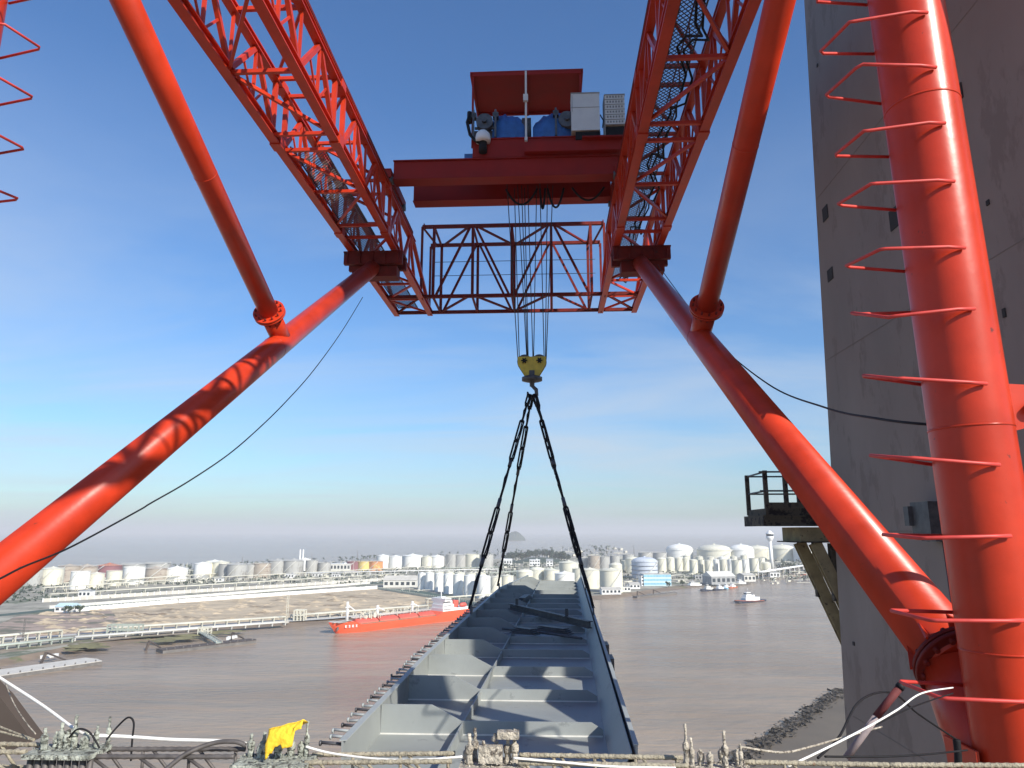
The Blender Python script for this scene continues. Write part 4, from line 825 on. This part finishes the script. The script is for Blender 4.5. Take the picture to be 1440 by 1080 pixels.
def tarp(xc,yc,z0,w,d,h,seed):
    rnd=random.Random(seed); n=14; m=8; P=[]
    for i in range(n+1):
        for j in range(m+1):
            u=i/n*2-1; v=j/m; a=math.pi*v; e=(1-abs(u)**4*0.25)*(1+0.06*rnd.uniform(-1,1)); P.append((xc+u*w/2,yc-math.cos(a)*d/2*e,z0+math.sin(a)**0.7*h*e*(1.0-0.15*u*(1 if seed%2 else -1))))
    mb=MB(); mb.poly(P,[(i*(m+1)+j,(i+1)*(m+1)+j,(i+1)*(m+1)+j+1,i*(m+1)+j+1) for i in range(n) for j in range(m)],True)
    mb.poly(P[:m+1],[tuple(range(m+1))]); mb.poly(P[-(m+1):],[tuple(range(m+1))[::-1]]); return mb.build('drum_cover','blue',T)
tarp(-1.75,32.9,19.1,1.75,1.9,1.62,1); tarp(0.35,32.9,19.1,1.9,1.9,1.62,2)
for xx in(-3.0,1.1):
    mb=MB(); mb.cyl((xx,31.9,20.0),(xx,32.35,20.0),0.42,24); mb.cyl((xx,31.75,20.0),(xx,31.9,20.0),0.12,12); mb.build('brake_disc','steel',T)
    mb=MB(); mb.lohi((xx-.55,32.3,19.06),(xx+.6,33.6,19.7)); mb.lohi((xx-.5,32.1,19.7),(xx+.55,32.2,19.8))
    for s_ in(-1,1): mb.beam((xx+s_*.55,31.9,19.1),(xx+s_*.55,31.9,20.6),0.1); mb.lohi((xx+s_*.55-.14,31.85,20.2),(xx+s_*.55+.14,32.2,20.45))
    mb.build('winch_motor','steel',T)
mb=MB(); mb.cyl((-1.15,32.9,19.85),(-.7,32.9,19.85),0.75,28); mb.build('drum_flange','steel',T)
mb=MB(); mb.lathe([(0,.62),(.2,.58),(.34,.42),(.38,.2),(.36,0),(0,0)],c=(-3.05,31.75,18.75),n=20); mb.build('lamp_dome','wpaint',T)
mb=MB(); mb.cyl((-3.05,31.75,18.2),(-3.05,31.75,18.74),0.2,14); mb.build('lamp_base','black',T)
mb=MB(); mb.lohi((1.3,31.5,19.1),(2.68,32.3,21.1)); mb.build('control_cabinet','cab',T)
mb=MB(); mb.lohi((1.3,31.485,20.32),(2.68,31.5,20.34)); mb.lohi((1.28,31.48,21.08),(2.7,32.32,21.14)); mb.lohi((1.34,31.485,20.1),(1.36,31.5,21.0)); mb.build('cabinet_seam','cabdark',T)
mb=MB(); mb.lohi((2.95,31.5,19.35),(3.9,32.3,20.95)); mb.build('resistor_cabinet','cab',T)
mb=MB()
for i in range(6): mb.lohi((2.94,31.48,19.35+i*.27),(3.91,31.5,19.375+i*.27))
for i in range(6):
    for j in range(6): mb.lohi((3.03+j*.14,31.485,19.46+i*.27),(3.11+j*.14,31.5,19.56+i*.27))
mb.lohi((2.92,31.48,20.95),(3.93,32.32,21.0)); mb.lohi((2.9,31.5,18.7),(2.95,32.3,20.95)); mb.build('louvre','cabdark',T)
mb=MB(); mb.lohi((2.95,31.6,18.7),(3.95,32.2,19.3)); mb.lohi((1.5,31.6,18.68),(2.7,32.3,19.08)); mb.build('cabinet_stand','black',T)
mb=MB()
mb.tube(sag((1.8,31.6,18.95),(3.2,31.6,18.9),0.25,10),0.05,6); mb.build('wiring','black',T); mb=MB(); mb.tube([(2.7,31.5,19.9),(2.85,31.5,19.6),(2.8,31.5,19.2)],0.03,6); mb.build('wiring','black',T); mb=MB(); mb.tube([(-3.7,31.8,20.4),(-3.85,31.8,19.9),(-3.7,31.8,19.2),(-3.4,31.7,18.8),(-3.2,31.7,18.7)],0.08,8); mb.tube([(-3.75,31.9,20.5),(-3.75,31.9,19.9)],0.12,8); mb.build('wiring','black',T)
mb=MB(); mb.lohi((-4.0,32.1,18.1),(-3.6,32.5,18.35)); mb.build('junction_box','blue',T)
# festoon cables hanging under the trolley
for (a,b_,s_) in[((-2.0,33.3,17.0),(-.42,33.3,17.0),0.85),((-.28,33.3,17.0),(-.02,33.3,17.0),1.1),((.1,33.3,17.0),(.92,33.3,17.0),1.05),((1.35,33.3,17.0),(2.95,33.3,17.0),0.7)]:
    mb=MB(); mb.tube(sag(a,b_,s_,16),0.055,8); mb.build('festoon_cable','black',T)
# ============================================================ HOOK BLOCK + ROPES
HX,HY=-0.75,34.0
H=thing('hook_block',(HX,HY,7.0),'yellow hook block hanging on wire ropes below the trolley','hook block')
mb=MB(); z0=8.42
prof=[(-.69,8.35),(-.69,7.98),(-.3,7.36),(.3,7.36),(.69,7.98),(.69,8.35)]
for Y in(33.72,34.2): mb.prism([(HX+a,Y,z) for a,z in prof],(0,0.05,0))
mb.build('side_plate','yellow',H)
for s_ in(-1,1):
    mb=MB(); mb.cyl((HX+s_*.36,33.8,8.12),(HX+s_*.36,34.17,8.12),0.36,28); mb.build('sheave','steel',H)
    mb=MB(); mb.cyl((HX+s_*.37,33.6,8.14),(HX+s_*.37,33.74,8.14),0.09,12)
    for i in range(6): a=i*math.pi/3; mb.beam((HX+s_*.37,33.66,8.14),(HX+s_*.37+math.cos(a)*.15,33.66,8.14+math.sin(a)*.15),0.04,0.05)
    mb.build('sheave_pin','black',H)
mb=MB(); mb.lathe([(0.1,0.15),(.18,.12),(.30,.02),(.5,-.06),(.5,-.22),(.28,-.28),(.12,-.3),(.12,-.5)],c=(HX,34.0,7.42),n=28); mb.lohi((HX-.13,33.66,7.38),(HX+.13,33.72,7.65)); mb.build('swivel','steel',H)
mb=MB(); mb.tube([(HX,34,7.2),(HX,34,6.95),(HX+.2,34,6.75),(HX+.22,34,6.5),(HX,34,6.35),(HX-.2,34,6.45),(HX-.22,34,6.65)],0.08,10,rs=[.09,.09,.1,.1,.11,.09,.04]); mb.build('hook','steel',H)
tops=[(-1.95,33.2),(-1.6,33.8),(-1.42,33.4),(-1.22,33.5),(-1.08,33.8),(-.9,33.5),(-.45,33.6),(-.28,33.2),(.1,33.5),(.38,33.6)]
bots=[-.69,-.62,-.25,-.22,-.18,.05,.08,.6,.66,.70]
for (a,Y),b_ in zip(tops,bots):
    mb=MB(); mb.tube([(a,Y,17.3),(HX+b_,34.0,8.25)],0.022,6); mb.build('wire_rope','rope',H)
# ============================================================ DECK SEGMENT (load)
VPX=797
ang=math.atan((VPX-772)/1000)
WT=-3.06; FL=-3.59; MT=-3.355
D=thing('deck_segment',(-0.8,30,FL),'long open grey steel deck segment with cross plates hanging from four chain slings','steel deck segment')
def DX(x,Y): return x+math.tan(ang)*(Y)  # shear small yaw
XL,XP,XR=-3.38,-1.95,0.93
def dp(x,Y,z): return V((x+math.tan(ang)*Y,Y,z))
Yn,Yf=11.3,52.5
LT=[(11.3,-3.10),(19,-3.14),(28,-3.0),(41,-2.71),(52.5,-1.5)]
def XLf(Y):
    for (a,b_),(c,d_) in zip(LT,LT[1:]):
        if Y<=c+1e-6: break
    return b_+(d_-b_)*(Y-a)/(c-a)-math.tan(ang)*Y
def plate(mb,pts,th): 
    p=[V(q) for q in pts]; n=(p[1]-p[0]).cross(p[2]-p[0]).normalized(); mb.prism(p,n*th); return mb
mb=MB()
for a,b_ in((Yn,19),(19,28),(28,41),(41,Yf)): mb.prism([dp(XLf(a),a,FL-.04),dp(XR+.02,a,FL-.04),dp(XR+.02,b_,FL-.04),dp(XLf(b_),b_,FL-.04)],(0,0,0.04))
mb.build('floor_plate','prime',D)
mb=MB()
for a,b_ in((Yn,19),(19,28),(28,41),(41,Yf)): mb.prism([dp(XLf(a),a,FL),dp(XLf(a)-.02,a,WT),dp(XLf(b_)-.02,b_,WT),dp(XLf(b_),b_,FL)],(0.03,0,0))
mb.build('side_wall','prime',D)
mb=MB(); mb.prism([dp(XR,Yn,FL),dp(XR+.02,Yn,WT),dp(XR+.02,Yf,WT),dp(XR,Yf,FL)],(0.03,0,0)); mb.build('side_wall','prime',D)
mb=MB()
for a,b_ in((Yn,19),(19,28),(28,41),(41,Yf)): mb.prism([dp(XLf(a)-.05,a,WT+.002),dp(XLf(a)+.06,a,WT+.002),dp(XLf(b_)+.06,b_,WT+.002),dp(XLf(b_)-.05,b_,WT+.002)],(0,0,.015))
mb.prism([dp(XR-.01,Yn,WT+.002),dp(XR+.06,Yn,WT+.002),dp(XR+.06,Yf,WT+.002),dp(XR-.01,Yf,WT+.002)],(0,0,.015)); mb.build('rim_strip','primelight',D)
mb=MB()
mb.prism([dp(XR-.31,Yn,FL+.004),dp(XR-.05,Yn,WT-.10),dp(XR-.05,Yf,WT-.10),dp(XR-.31,Yf,FL+.004)],(0.015,0,0.004)); mb.build('edge_stiffener','prime',D)
Y=13.75; k=0; ybs=[]
while Y<52: ybs.append(Y); Y+=2.66
for Y in ybs:
    xl=XLf(Y)+.03
    mb=MB()
    if XP-xl>0.75:
        mb.prism([dp(xl,Y,FL),dp(xl,Y,WT-.03),dp(XP-.55,Y,WT-.03),dp(XP-.02,Y,MT),dp(XP,Y,MT),dp(XP,Y,FL)],(0,.03,0))
    mb.prism([dp(XP,Y,FL),dp(XP,Y,MT),dp(XR-.55,Y,MT),dp(XR-.34,Y,MT-.12),dp(XR-.34,Y,FL)],(0,.03,0))
    mb.build('bulkhead','prime',D)
    mb=MB(); mb.beam(dp(XP+.02,Y-.02,FL+.01),dp(XR-.35,Y-.02,FL+.01),.03,.02); mb.beam(dp(xl,Y-.02,FL+.01),dp(XP,Y-.02,FL+.01),.03,.02); mb.build('weld_line','seam',D)
mb=MB(); mb.prism([dp(XP,Yn,FL),dp(XP,Yn,MT-.03),dp(XP,Yf,MT-.03),dp(XP,Yf,FL)],(.03,0,0)); mb.build('longitudinal_plate','prime',D)
# protruding bar stubs along the left edge
Y=11.4
i=0
while Y<36 and i<100:
    x=XLf(Y); r=random.Random(i); mb=MB(); l_=r.uniform(.28,.36); mb.tube([dp(x,Y,WT-.07),dp(x-l_,Y,WT-.06+r.uniform(-.02,.02))],.024,6); mb.tube([dp(x-l_,Y,WT-.06),dp(x-l_-.03,Y,WT-.06)],.04,6); mb.build('bar_stub','primelight' if i%3 else 'steel',D); Y+=0.34; i+=1
mb=MB()
for Y in (19.0,21.2): mb.box(dp(XR+.12,Y,WT-.2),(.1,.7,.35))
mb.build('lifting_bracket','steel',D)
mb=MB(); mb.prism([dp(XR+.05,16.8,WT-.35),dp(XR+.05,16.8,WT-.02),dp(XR+.05,19.2,WT-.02),dp(XR+.05,19.2,WT-.35)],(.03,0,0)); mb.build('side_patch','primelight',D)
for i,Y in enumerate((27.9,39.5)):
    for xx in(XLf(Y)+.02,XR-.02): mb=MB(); mb.prism([dp(xx,Y-.25,WT),dp(xx,Y-.12,WT+.32),dp(xx,Y+.12,WT+.32),dp(xx,Y+.25,WT)],(.05,0,0)); mb.build('lifting_lug','steel',D)
# things lying on the deck
zt=MT+.06
LB=thing('spreader_beam',dp(-1,27,zt),'long dark steel beam lying slantwise across the deck segment','steel beam')
mb=MB(); mb.ibeam(dp(-2.5,32,zt+.12),dp(.75,25.9,zt+.12),.2,.24,.03); mb.build('beam',"steel",LB)
mb=MB(); 
for f in(0.1,0.75): p=lerp(dp(-2.5,32,zt),dp(.75,25.9,zt),f); mb.box(p+V((0,0,.35)),(.12,.12,.3)); mb.box(p+V((0,0,.2)),(.3,.3,.05))
mb.build('bracket','steel',LB)
for lb,a,b_ in[('dark folded plate stack on the deck segment in front of the long beam',(-1.1,25.3),(0.1,24.6)),('flat dark plates left of the plate stack on the deck segment',(-1.9,24.9),(-1.0,24.4)),('small plate bundle near the far left corner of the shaded deck',(-2.4,35.5),(-1.9,37.6))]:
    mb=MB(); 
    for j in range(4): mb.beam(dp(a[0]+j*.05,a[1]+j*.12,MT+.05+j*.04),dp(b_[0]-j*.06,b_[1]+j*.1,MT+.05+j*.04),.3,.03)
    tag(mb.build('steel_plates','steel',loc=dp(a[0],a[1],MT)),lb,'steel plates')
for i in range(3):
    a=dp(-2.3+i*.35,25.9-i*.1,MT+.04); b_=dp(-.4+i*.4,24.7-i*.5,MT+.04); tag(MB().tube([a,b_],.04,8).build('steel_pipe','steel',loc=a),['thin pipe lying across the shaded deck, leftmost of three','thin pipe lying across the shaded deck, middle of three','thin pipe lying across the shaded deck, rightmost of three'][i],'pipe','loose pipes on the deck')
# ============================================================ SLINGS
def link(mb,a,b,w,r):
    a=V(a);b=V(b); d=(b-a).normalized(); s=d.cross(V((0,1,0))).normalized(); P=[]
    for i in range(7): an=math.pi*i/6; P.append(a+s*math.cos(an)*w-d*(math.sin(an)*w)+d*w)
    for i in range(7): an=math.pi*i/6; P.append(b-s*math.cos(an)*w+d*(math.sin(an)*w)-d*w)
    mb.tube(P,r,6,closed=True)
SL=[(dp(XLf(27.9)-.04,27.9,WT+.2),'front left chain sling from the hook to the deck segment'),(dp(XLf(39.5)-.04,39.5,WT+.2),'rear left chain sling from the hook to the deck segment'),(dp(XR,27.9,WT+.25),'front right chain sling from the hook to the deck segment'),(dp(XR,39.5,WT+.25),'rear right chain sling from the hook to the deck segment')]
for i,(e,lb) in enumerate(SL):
    a=V((HX+[-.12,-.02,.10,.14][i],34.0+[-.1,.1,-.1,.1][i],6.5)); t=thing('chain_sling',a,lb,'sling','four chain slings'); d=e-a
    seg=[('link',0,.06),('rope',.055,.16),('link',.15,.26),('link',.255,.36),('sleeve',.36,.395),('rope',.39,.55),('sleeve',.55,.59),('link',.59,.70),('link',.70,.80),('sleeve',.80,.84),('rope',.83,1.0)]
    off=0.01*i
    for kd,f0,f1 in seg:
        p,q=a+d*f0,a+d*f1; mb=MB()
        if kd=='link': link(mb,p,q,.085,.045); mb.tube([p,lerp(p,q,.5)+V((.03,-.03,0)),q],.03,6); mb.box(q,(.2,.2,.16)); mb.build('chain_link','black',t)
        elif kd=='rope': mb.tube([p,lerp(p,q,.5)+V((.02,0,.02)),q],.055,8); mb.tube([p+V((.05,0,0)),lerp(p,q,.4)+V((-.05,0,.02)),q+V((.03,0,0))],.035,8); mb.build('sling_rope','black',t)
        else: mb.tube([p,q],.085,8); mb.build('sleeve','steel',t)
# ============================================================ CABLES
def cable(pts,r,name,m,label,cat='cable',group=None):
    # smooth through pts (Catmull-Rom)
    P=[V(p) for p in pts]; Q=[]
    for i in range(len(P)-1):
        p0=P[max(0,i-1)];p1=P[i];p2=P[i+1];p3=P[min(len(P)-1,i+2)]
        for j in range(10):
            t=j/10; Q.append(0.5*((2*p1)+(p2-p0)*t+(2*p0-5*p1+4*p2-p3)*t*t+(3*p1-p0-3*p2+p3)*t**3))
    Q.append(P[-1]); return tag(MB().tube(Q,r,8).build(name,m,loc=P[0]),label,cat,group)
cable([aty(510,418,32),aty(480,467,27),aty(440,522,23.5),aty(400,567,20),aty(360,606,18),aty(320,640,16.2),aty(265,677,14.2),aty(213,707,12.8),aty(193,719,12.3),aty(100,769,10.7),aty(33,797,9.8),aty(-20,822,9.2),aty(-120,850,8.6)],.015,'black_cable','black','thin black cable hanging from the left girder across the left strut')
cable([aty(925,372,33),aty(960,420,28),aty(1010,482,22),aty(1080,540,16),aty(1160,573,12),aty(1230,588,9.6),aty(1310,597,8.4),aty(1400,597,8.5),aty(1500,592,8)],.017,'black_cable','black','thin black cable sagging from the right girder past the pylon')
# ============================================================ FOREGROUND
ZG=-1.335
mb=MB(); 
xx=-6
P=[];n=120
for i in range(n+1):
    x=-6+12*i/n; P+= [(x,2.4,ZG),(x,4.0+0.01*math.sin(i*1.1),ZG),(x,4.02+0.01*math.sin(i*1.1),ZG-.5)]
mb.poly(P,[(3*i,3*i+3,3*i+4,3*i+1) for i in range(n)]+[(3*i+1,3*i+4,3*i+5,3*i+2) for i in range(n)])
tag(mb.build('concrete_ledge','ledge'),'stained concrete ledge under the rebar lattices at the bottom edge','ledge')
def ribbed(mb,a,b,r,step=0.022):
    a=V(a);b=V(b); L_=(b-a).length; n=max(2,int(L_/step)); mb.tube([lerp(a,b,i/n) for i in range(n+1)],r,8,rs=[r*(1.0 if i%2 else 1.22) for i in range(n+1)])
def lattice(x0,x1,y0,y1,label,m='rebar',Yd=4.0,dark=False,step=0.19):
    a=aty(x0,y0,Yd); b=aty(x1,y1,Yd); t=thing('rebar_lattice',(a.x,Yd,ZG),label,'rebar lattice','rebar lattices along the ledge')
    for dy in(0,0.13):
        mb=MB(); ribbed(mb,a+V((0,-dy,-.012)),b+V((0,-dy,-.012)),.011); mb.build('top_bar',m,t)
    for dy,dz in((.02,-.13),(-.14,-.125)):
        mb=MB(); ribbed(mb,a+V((0,dy,dz)),b+V((0,dy,dz)),.010); mb.build('bottom_bar',m,t)
    n=max(2,int((b-a).length/step)); 
    for i in range(n):
        p=lerp(a,b,i/n); q=lerp(a,b,(i+(.85 if not dark else .8))/n); p2=lerp(a,b,(i+.5)/n)
        mb=MB(); mb.tube([p+V((0,0,-.012)),p2+V((0,0,-.145))],.008,6); 
        mb.tube([q+V((0,0,-.012)),q+V((0.005,0,-.15))],.009,6); mb.tube([p+V((0,-.13,-.012)),q+V((0,-.13,-.14))],.008,6)
        mb.build('stirrup',m,t)
lattice(-60,62,1042,1044,'dusty rebar lattice at the far left corner')
lattice(150,345,1050,1050,'dark lattice girder between the left anchor cluster and the yellow cloth','rebard',4.0,True)
lattice(440,640,1058,1056,'dusty rebar lattice right of the yellow cloth in front of the deck segment')
lattice(730,960,1058,1062,'ribbed rebar lattice between the middle and right anchor clusters')
lattice(1045,1250,1068,1072,'dusty rebar lattice right of the right anchor cluster')
lattice(1250,1480,1072,1073,'dusty rebar lattice under the red column at the right corner')
# small tie wires and loops of reinforcing steel
def cluster_(x0,x1,ybase,tops,label,m='crust',seed=0,Yd=3.95):
    rnd=random.Random(seed); a=aty(x0,ybase,Yd); b=aty(x1,ybase,Yd); t=thing('anchor_cluster',((a.x+b.x)/2,Yd,ZG),label,'anchor cluster','cement-caked anchor clusters')
    mb=MB(); w=b.x-a.x; mb.box(((a.x+b.x)/2,Yd-.05,a.z+.005),(w,.20,.022)); mb.build('base_plate',m,t)
    mb=MB()
    for i in range(9): x=a.x+w*(i+.5)/9; mb.tube([(x,Yd-.1,a.z-.01),(x+rnd.uniform(-.01,.01),Yd-.1,ZG)],.016,8)
    mb.build('sleeve_pipe','rebard',t)
    for (px,py,wd) in tops:
        p=aty(px,py,Yd+rnd.uniform(-.06,.04)); h=p.z-a.z; n=max(8,int(h/.012)); k=0.0042*Yd/4*wd/2*0.42
        r0=wd*Yd/1000/2*0.5
        pts=[];rs=[]
        for i in range(n+1):
            f=i/n; pts.append((p.x+rnd.uniform(-.003,.003),p.y,a.z+.015+h*f)); prof=1.35-.9*f if f<.35 else (1.0 if f<.6 else .62)
            rs.append(r0*prof*(1+rnd.uniform(-.06,.06)))
        mb=MB(); mb.tube(pts,.02,10,rs=rs); 
        z_=a.z+.015+h*.42; mb.tube([(p.x,p.y,z_-.012),(p.x,p.y,z_),(p.x,p.y,z_+.022),(p.x,p.y,z_+.03)],r0*1.3,6,rs=[r0*1.3,r0*1.5,r0*1.5,r0*1.1])
        mb.build('anchor_rod',m,t)
    mb=MB()
    for i in range(60):
        q=V((rnd.uniform(a.x,b.x),Yd+rnd.uniform(-.12,.04),a.z+.02+abs(rnd.gauss(0,.006)))); s_=rnd.uniform(.003,.011)
        pp=[q+V((rnd.uniform(-1,1),rnd.uniform(-1,1),rnd.uniform(-.4,1)))*s_ for _ in range(5)]
        mb.poly(pp,[(0,1,2),(0,2,3),(0,3,4),(1,2,4),(2,3,4)])
    mb.build('cement_crumbs',m,t)['kind']='stuff'; return t
cluster_(58,150,1054,[(64,1028,14),(80,1033,12),(88,1020,14),(96,1030,16),(108,1010,14),(103,1036,14),(122,1032,14),(137,1024,11),(155,1012,10),(117,1040,12)],'leftmost cement-caked anchor cluster with green-grey rods','crust',1)
cluster_(340,442,1068,[(354,1036,14),(372,1034,15),(376,1044,14),(392,1040,18),(410,1040,16),(424,1046,14),(433,1018,10),(366,1050,12)],'cement-caked anchor cluster draped with a yellow cloth','crust',2)
cluster_(648,738,1076,[(660,1036,15),(668,1028,13),(680,1046,13),(698,1046,16),(714,1036,15),(724,1030,14),(656,1056,12)],'pale anchor cluster in front of the near end of the deck segment','crustb',3)
cluster_(955,1050,1080,[(963,1022,11),(972,1042,10),(985,1058,13),(998,1060,12),(1018,1032,13),(1014,1055,12),(1036,1058,12),(1041,1050,8)],'anchor cluster with two tall rods before the open water','crustb',4)
p0=aty(690,1060,3.9); mb=MB(); mb.box(p0,(.12,.05,.08)); p=aty(712,1033,3.9); mb.box(p+V((0.01,0,0)),(.11,.05,.035)); mb.tube([p+V((-.05,0,0)),p+V((-.07,0,-.03))],.012,8); tag(mb.build('cement_clamp','crustb',loc=p0),'cement-covered clamp block in the middle of the pale anchor cluster','clamp')
# yellow cloth
mb=MB(); n=16;m_=12; P=[]; rnd=random.Random(5)
A=aty(378,1026,3.86);B_=aty(427,1013,3.86)
for i in range(n+1):
    u=i/n; top=lerp(A,B_,u); L_=.0+ (.135 if u<.08 else .115 if u<.2 else .085 if u<.32 else .08 if u<.5 else .105 if u<.76 else .035)
    for j in range(m_+1):
        v=j/m_; P.append(top+V((0.002*math.sin(v*9+i),-.03*math.sin(math.pi*min(1,v*1.5)/2)-.006*math.sin(i*.6+v*3)*v,-L_*v+.002*math.sin(i*.9))))
mb.poly(P,[(i*(m_+1)+j,(i+1)*(m_+1)+j,(i+1)*(m_+1)+j+1,i*(m_+1)+j+1) for i in range(n) for j in range(m_)],True)
P2=[q+V((0,.03,-.002)) for q in P]; mb.poly([P[i*(m_+1)] for i in range(n+1)]+[P2[i*(m_+1)]+V((0,.05,-.03)) for i in range(n+1)],[(i,i+1,n+2+i,n+1+i) for i in range(n)],True)
cl=tag(mb.build('yellow_cloth','ycloth',loc=A),'bright yellow cloth draped over the anchor rods','cloth')
cl.modifiers.new('thick','SOLIDIFY').thickness=0.004
# ropes and wires in front
cable([aty(-40,925,4.6),aty(0,953,4.4),aty(60,992,4.2),aty(108,1027,4.0),aty(124,1032,3.95)],.008,'white_rope','white_rope','taut white rope coming down to the leftmost anchor cluster','rope')
cable([aty(128,1034,3.95),aty(180,1036,4.0),aty(240,1040,4.0),aty(310,1042,4.0),aty(346,1046,3.95)],.009,'white_rope','white_rope','white rope lying between the leftmost cluster and the yellow cloth','rope')
cable([aty(430,1050,3.95),aty(470,1060,3.95),aty(540,1068,3.9),aty(600,1068,3.9),aty(650,1064,3.9)],.006,'white_rope','white_rope','thin white rope below the near end of the deck segment','rope')
cable([aty(722,1066,3.85),aty(790,1072,3.85),aty(860,1078,3.85),aty(950,1080,3.85)],.006,'white_rope','white_rope','thin white rope right of the pale anchor cluster','rope')
cable([aty(1090,1086,4.0),aty(1150,1058,4.2),aty(1215,1025,4.5),aty(1262,998,5.0),aty(1296,975,5.6),aty(1340,967,6.6)],.006,'white_rope','white_rope','thick white rope rising across the pylon foot to the red strut','rope')
cable([aty(1040,1050,4.0),aty(1100,1058,4.2),aty(1140,1050,4.5),aty(1175,1040,5),aty(1240,1022,6)],.006,'white_rope','crustb','thin slack rope reaching right from the anchor cluster','rope')
cable([aty(8,962,4.5),aty(20,990,4.3),aty(36,1015,4.1),aty(50,1032,4)],.003,'thin_wire','crustb','hair-thin wire hanging below the taut rope at far left','wire')
cable([aty(150,1040,3.95),aty(165,1022,4),aty(180,1009,4),aty(188,1016,4),aty(186,1040,4),aty(184,1070,4)],.005,'black_wire','black','black wire looping above the leftmost cluster','wire')
cable([aty(92,1045,3.95),aty(108,1026,3.9),aty(126,1030,3.9),aty(140,1052,3.9)],.005,'black_wire','black','short dark wire arched over the leftmost cluster','wire')
cable([aty(230,1085,3.8),aty(262,1060,3.85),aty(300,1045,3.9),aty(330,1043,3.9),aty(345,1048,3.9)],.012,'grey_hose','rebard','grey hose curving up to the cluster with the yellow cloth','hose')
cable([aty(1150,1066,5.0),aty(1180,1036,5.2),aty(1205,990,5.5),aty(1235,974,5.8),aty(1262,978,6),aty(1290,1003,6.3),aty(1345,1040,6.6)],.008,'black_cable','black','black cable arching over the striped pole in front of the pylon')
cable([aty(1345,1040,6.6),aty(1347,1060,6.6),aty(1348,1095,6.6)],.03,'black_hose','black','short black hose hanging at the right beside the column foot')
cable([aty(1180,1040,5.4),aty(1225,1022,5.6),aty(1270,1000,5.9),aty(1300,988,6.2),aty(1340,975,6.8)],.006,'black_cable','black','thin black cable behind the thick white rope')
cable([aty(1160,1064,5.2),aty(1240,1064,5.4),aty(1300,1061,5.6),aty(1360,1055,6)],.007,'black_cable','black','low black cable across the pylon foot above the lattice')
# striped pole
a=aty(1190,1066,5.5); b=aty(1232,1008,5.5); c=aty(1264,968,5.5); t=thing('marker_pole',a,'red and white marker pole leaning before the pylon foot','pole')
mb=MB(); mb.tube([a,b],.024,12); mb.build('white_section','polew_shaded',t); mb=MB(); mb.tube([b,c],.026,12); mb.build('red_section','poler_shaded',t); mb=MB(); mb.tube([c,lerp(b,c,1.12)],.03,12); mb.build('end_cap','black',t)
# dark gusset at lower left
p=[aty(-30,950,5.0),aty(0,980,5.0),aty(46,1042,5.0),aty(-30,1075,5.0)]
tag(MB().prism(p,(0,.12,0)).build('steel_gusset','pontdk',loc=p[3]),'dark triangular steel gusset in the lower left corner','gusset')
cable([aty(-10,1018,4.3),aty(20,1030,4.2),aty(48,1040,4.1)],.006,'tie_wire','rebar','upper tie wire crossing the dark gusset at lower left','wire'); cable([aty(-10,1026,4.2),aty(20,1034,4.15),aty(48,1041,4.1)],.006,'tie_wire','rebar','lower tie wire crossing the dark gusset at lower left','wire')
# loose reinforcing loops on the ledge
mb=MB(); rnd=random.Random(11)
for i in range(150):
    x=rnd.uniform(-3,3); Yd=rnd.uniform(3.55,3.95); z=ZG+rnd.uniform(.01,.05); a=rnd.uniform(0,6.3); l_=rnd.uniform(.05,.14)
    mb.tube([(x,Yd,z),(x+math.cos(a)*l_*.5,Yd+math.sin(a)*l_*.5,z+rnd.uniform(.0,.05)),(x+math.cos(a)*l_,Yd+math.sin(a)*l_,z+rnd.uniform(-.01,.03))],.006,5)
tag(mb.build('wire_scraps','rebar'),'tangle of tie wire and bar offcuts strewn on the ledge','wire scraps',kind='stuff')
# ============================================================ HAZE
vm=bpy.data.materials.new('haze_air'); vm.use_nodes=True; n=vm.node_tree.nodes; l=vm.node_tree.links
for x in list(n): 
    if x.type=='BSDF_PRINCIPLED': n.remove(x)
pv=n.new('ShaderNodeVolumePrincipled'); pv.inputs['Color'].default_value=(0.76,0.785,0.82,1); pv.inputs['Density'].default_value=1.3e-4; pv.inputs['Anisotropy'].default_value=0.0
l.new(pv.outputs[0],[x for x in n if x.type=='OUTPUT_MATERIAL'][0].inputs['Volume'])
mb=MB(); mb.lohi((-32000,-3500,-83),(32000,42000,112)); hz=mb.build('haze',vm); hz['kind']='stuff'; hz['label']='pale haze over the river and the sea'; hz['category']='haze'
# unused prototypes never placed would stay hidden below: remove them
for pr in PROTO.values():
    if not pr[1]:
        for c in list(pr[0].children): bpy.data.objects.remove(c)
        bpy.data.objects.remove(pr[0])
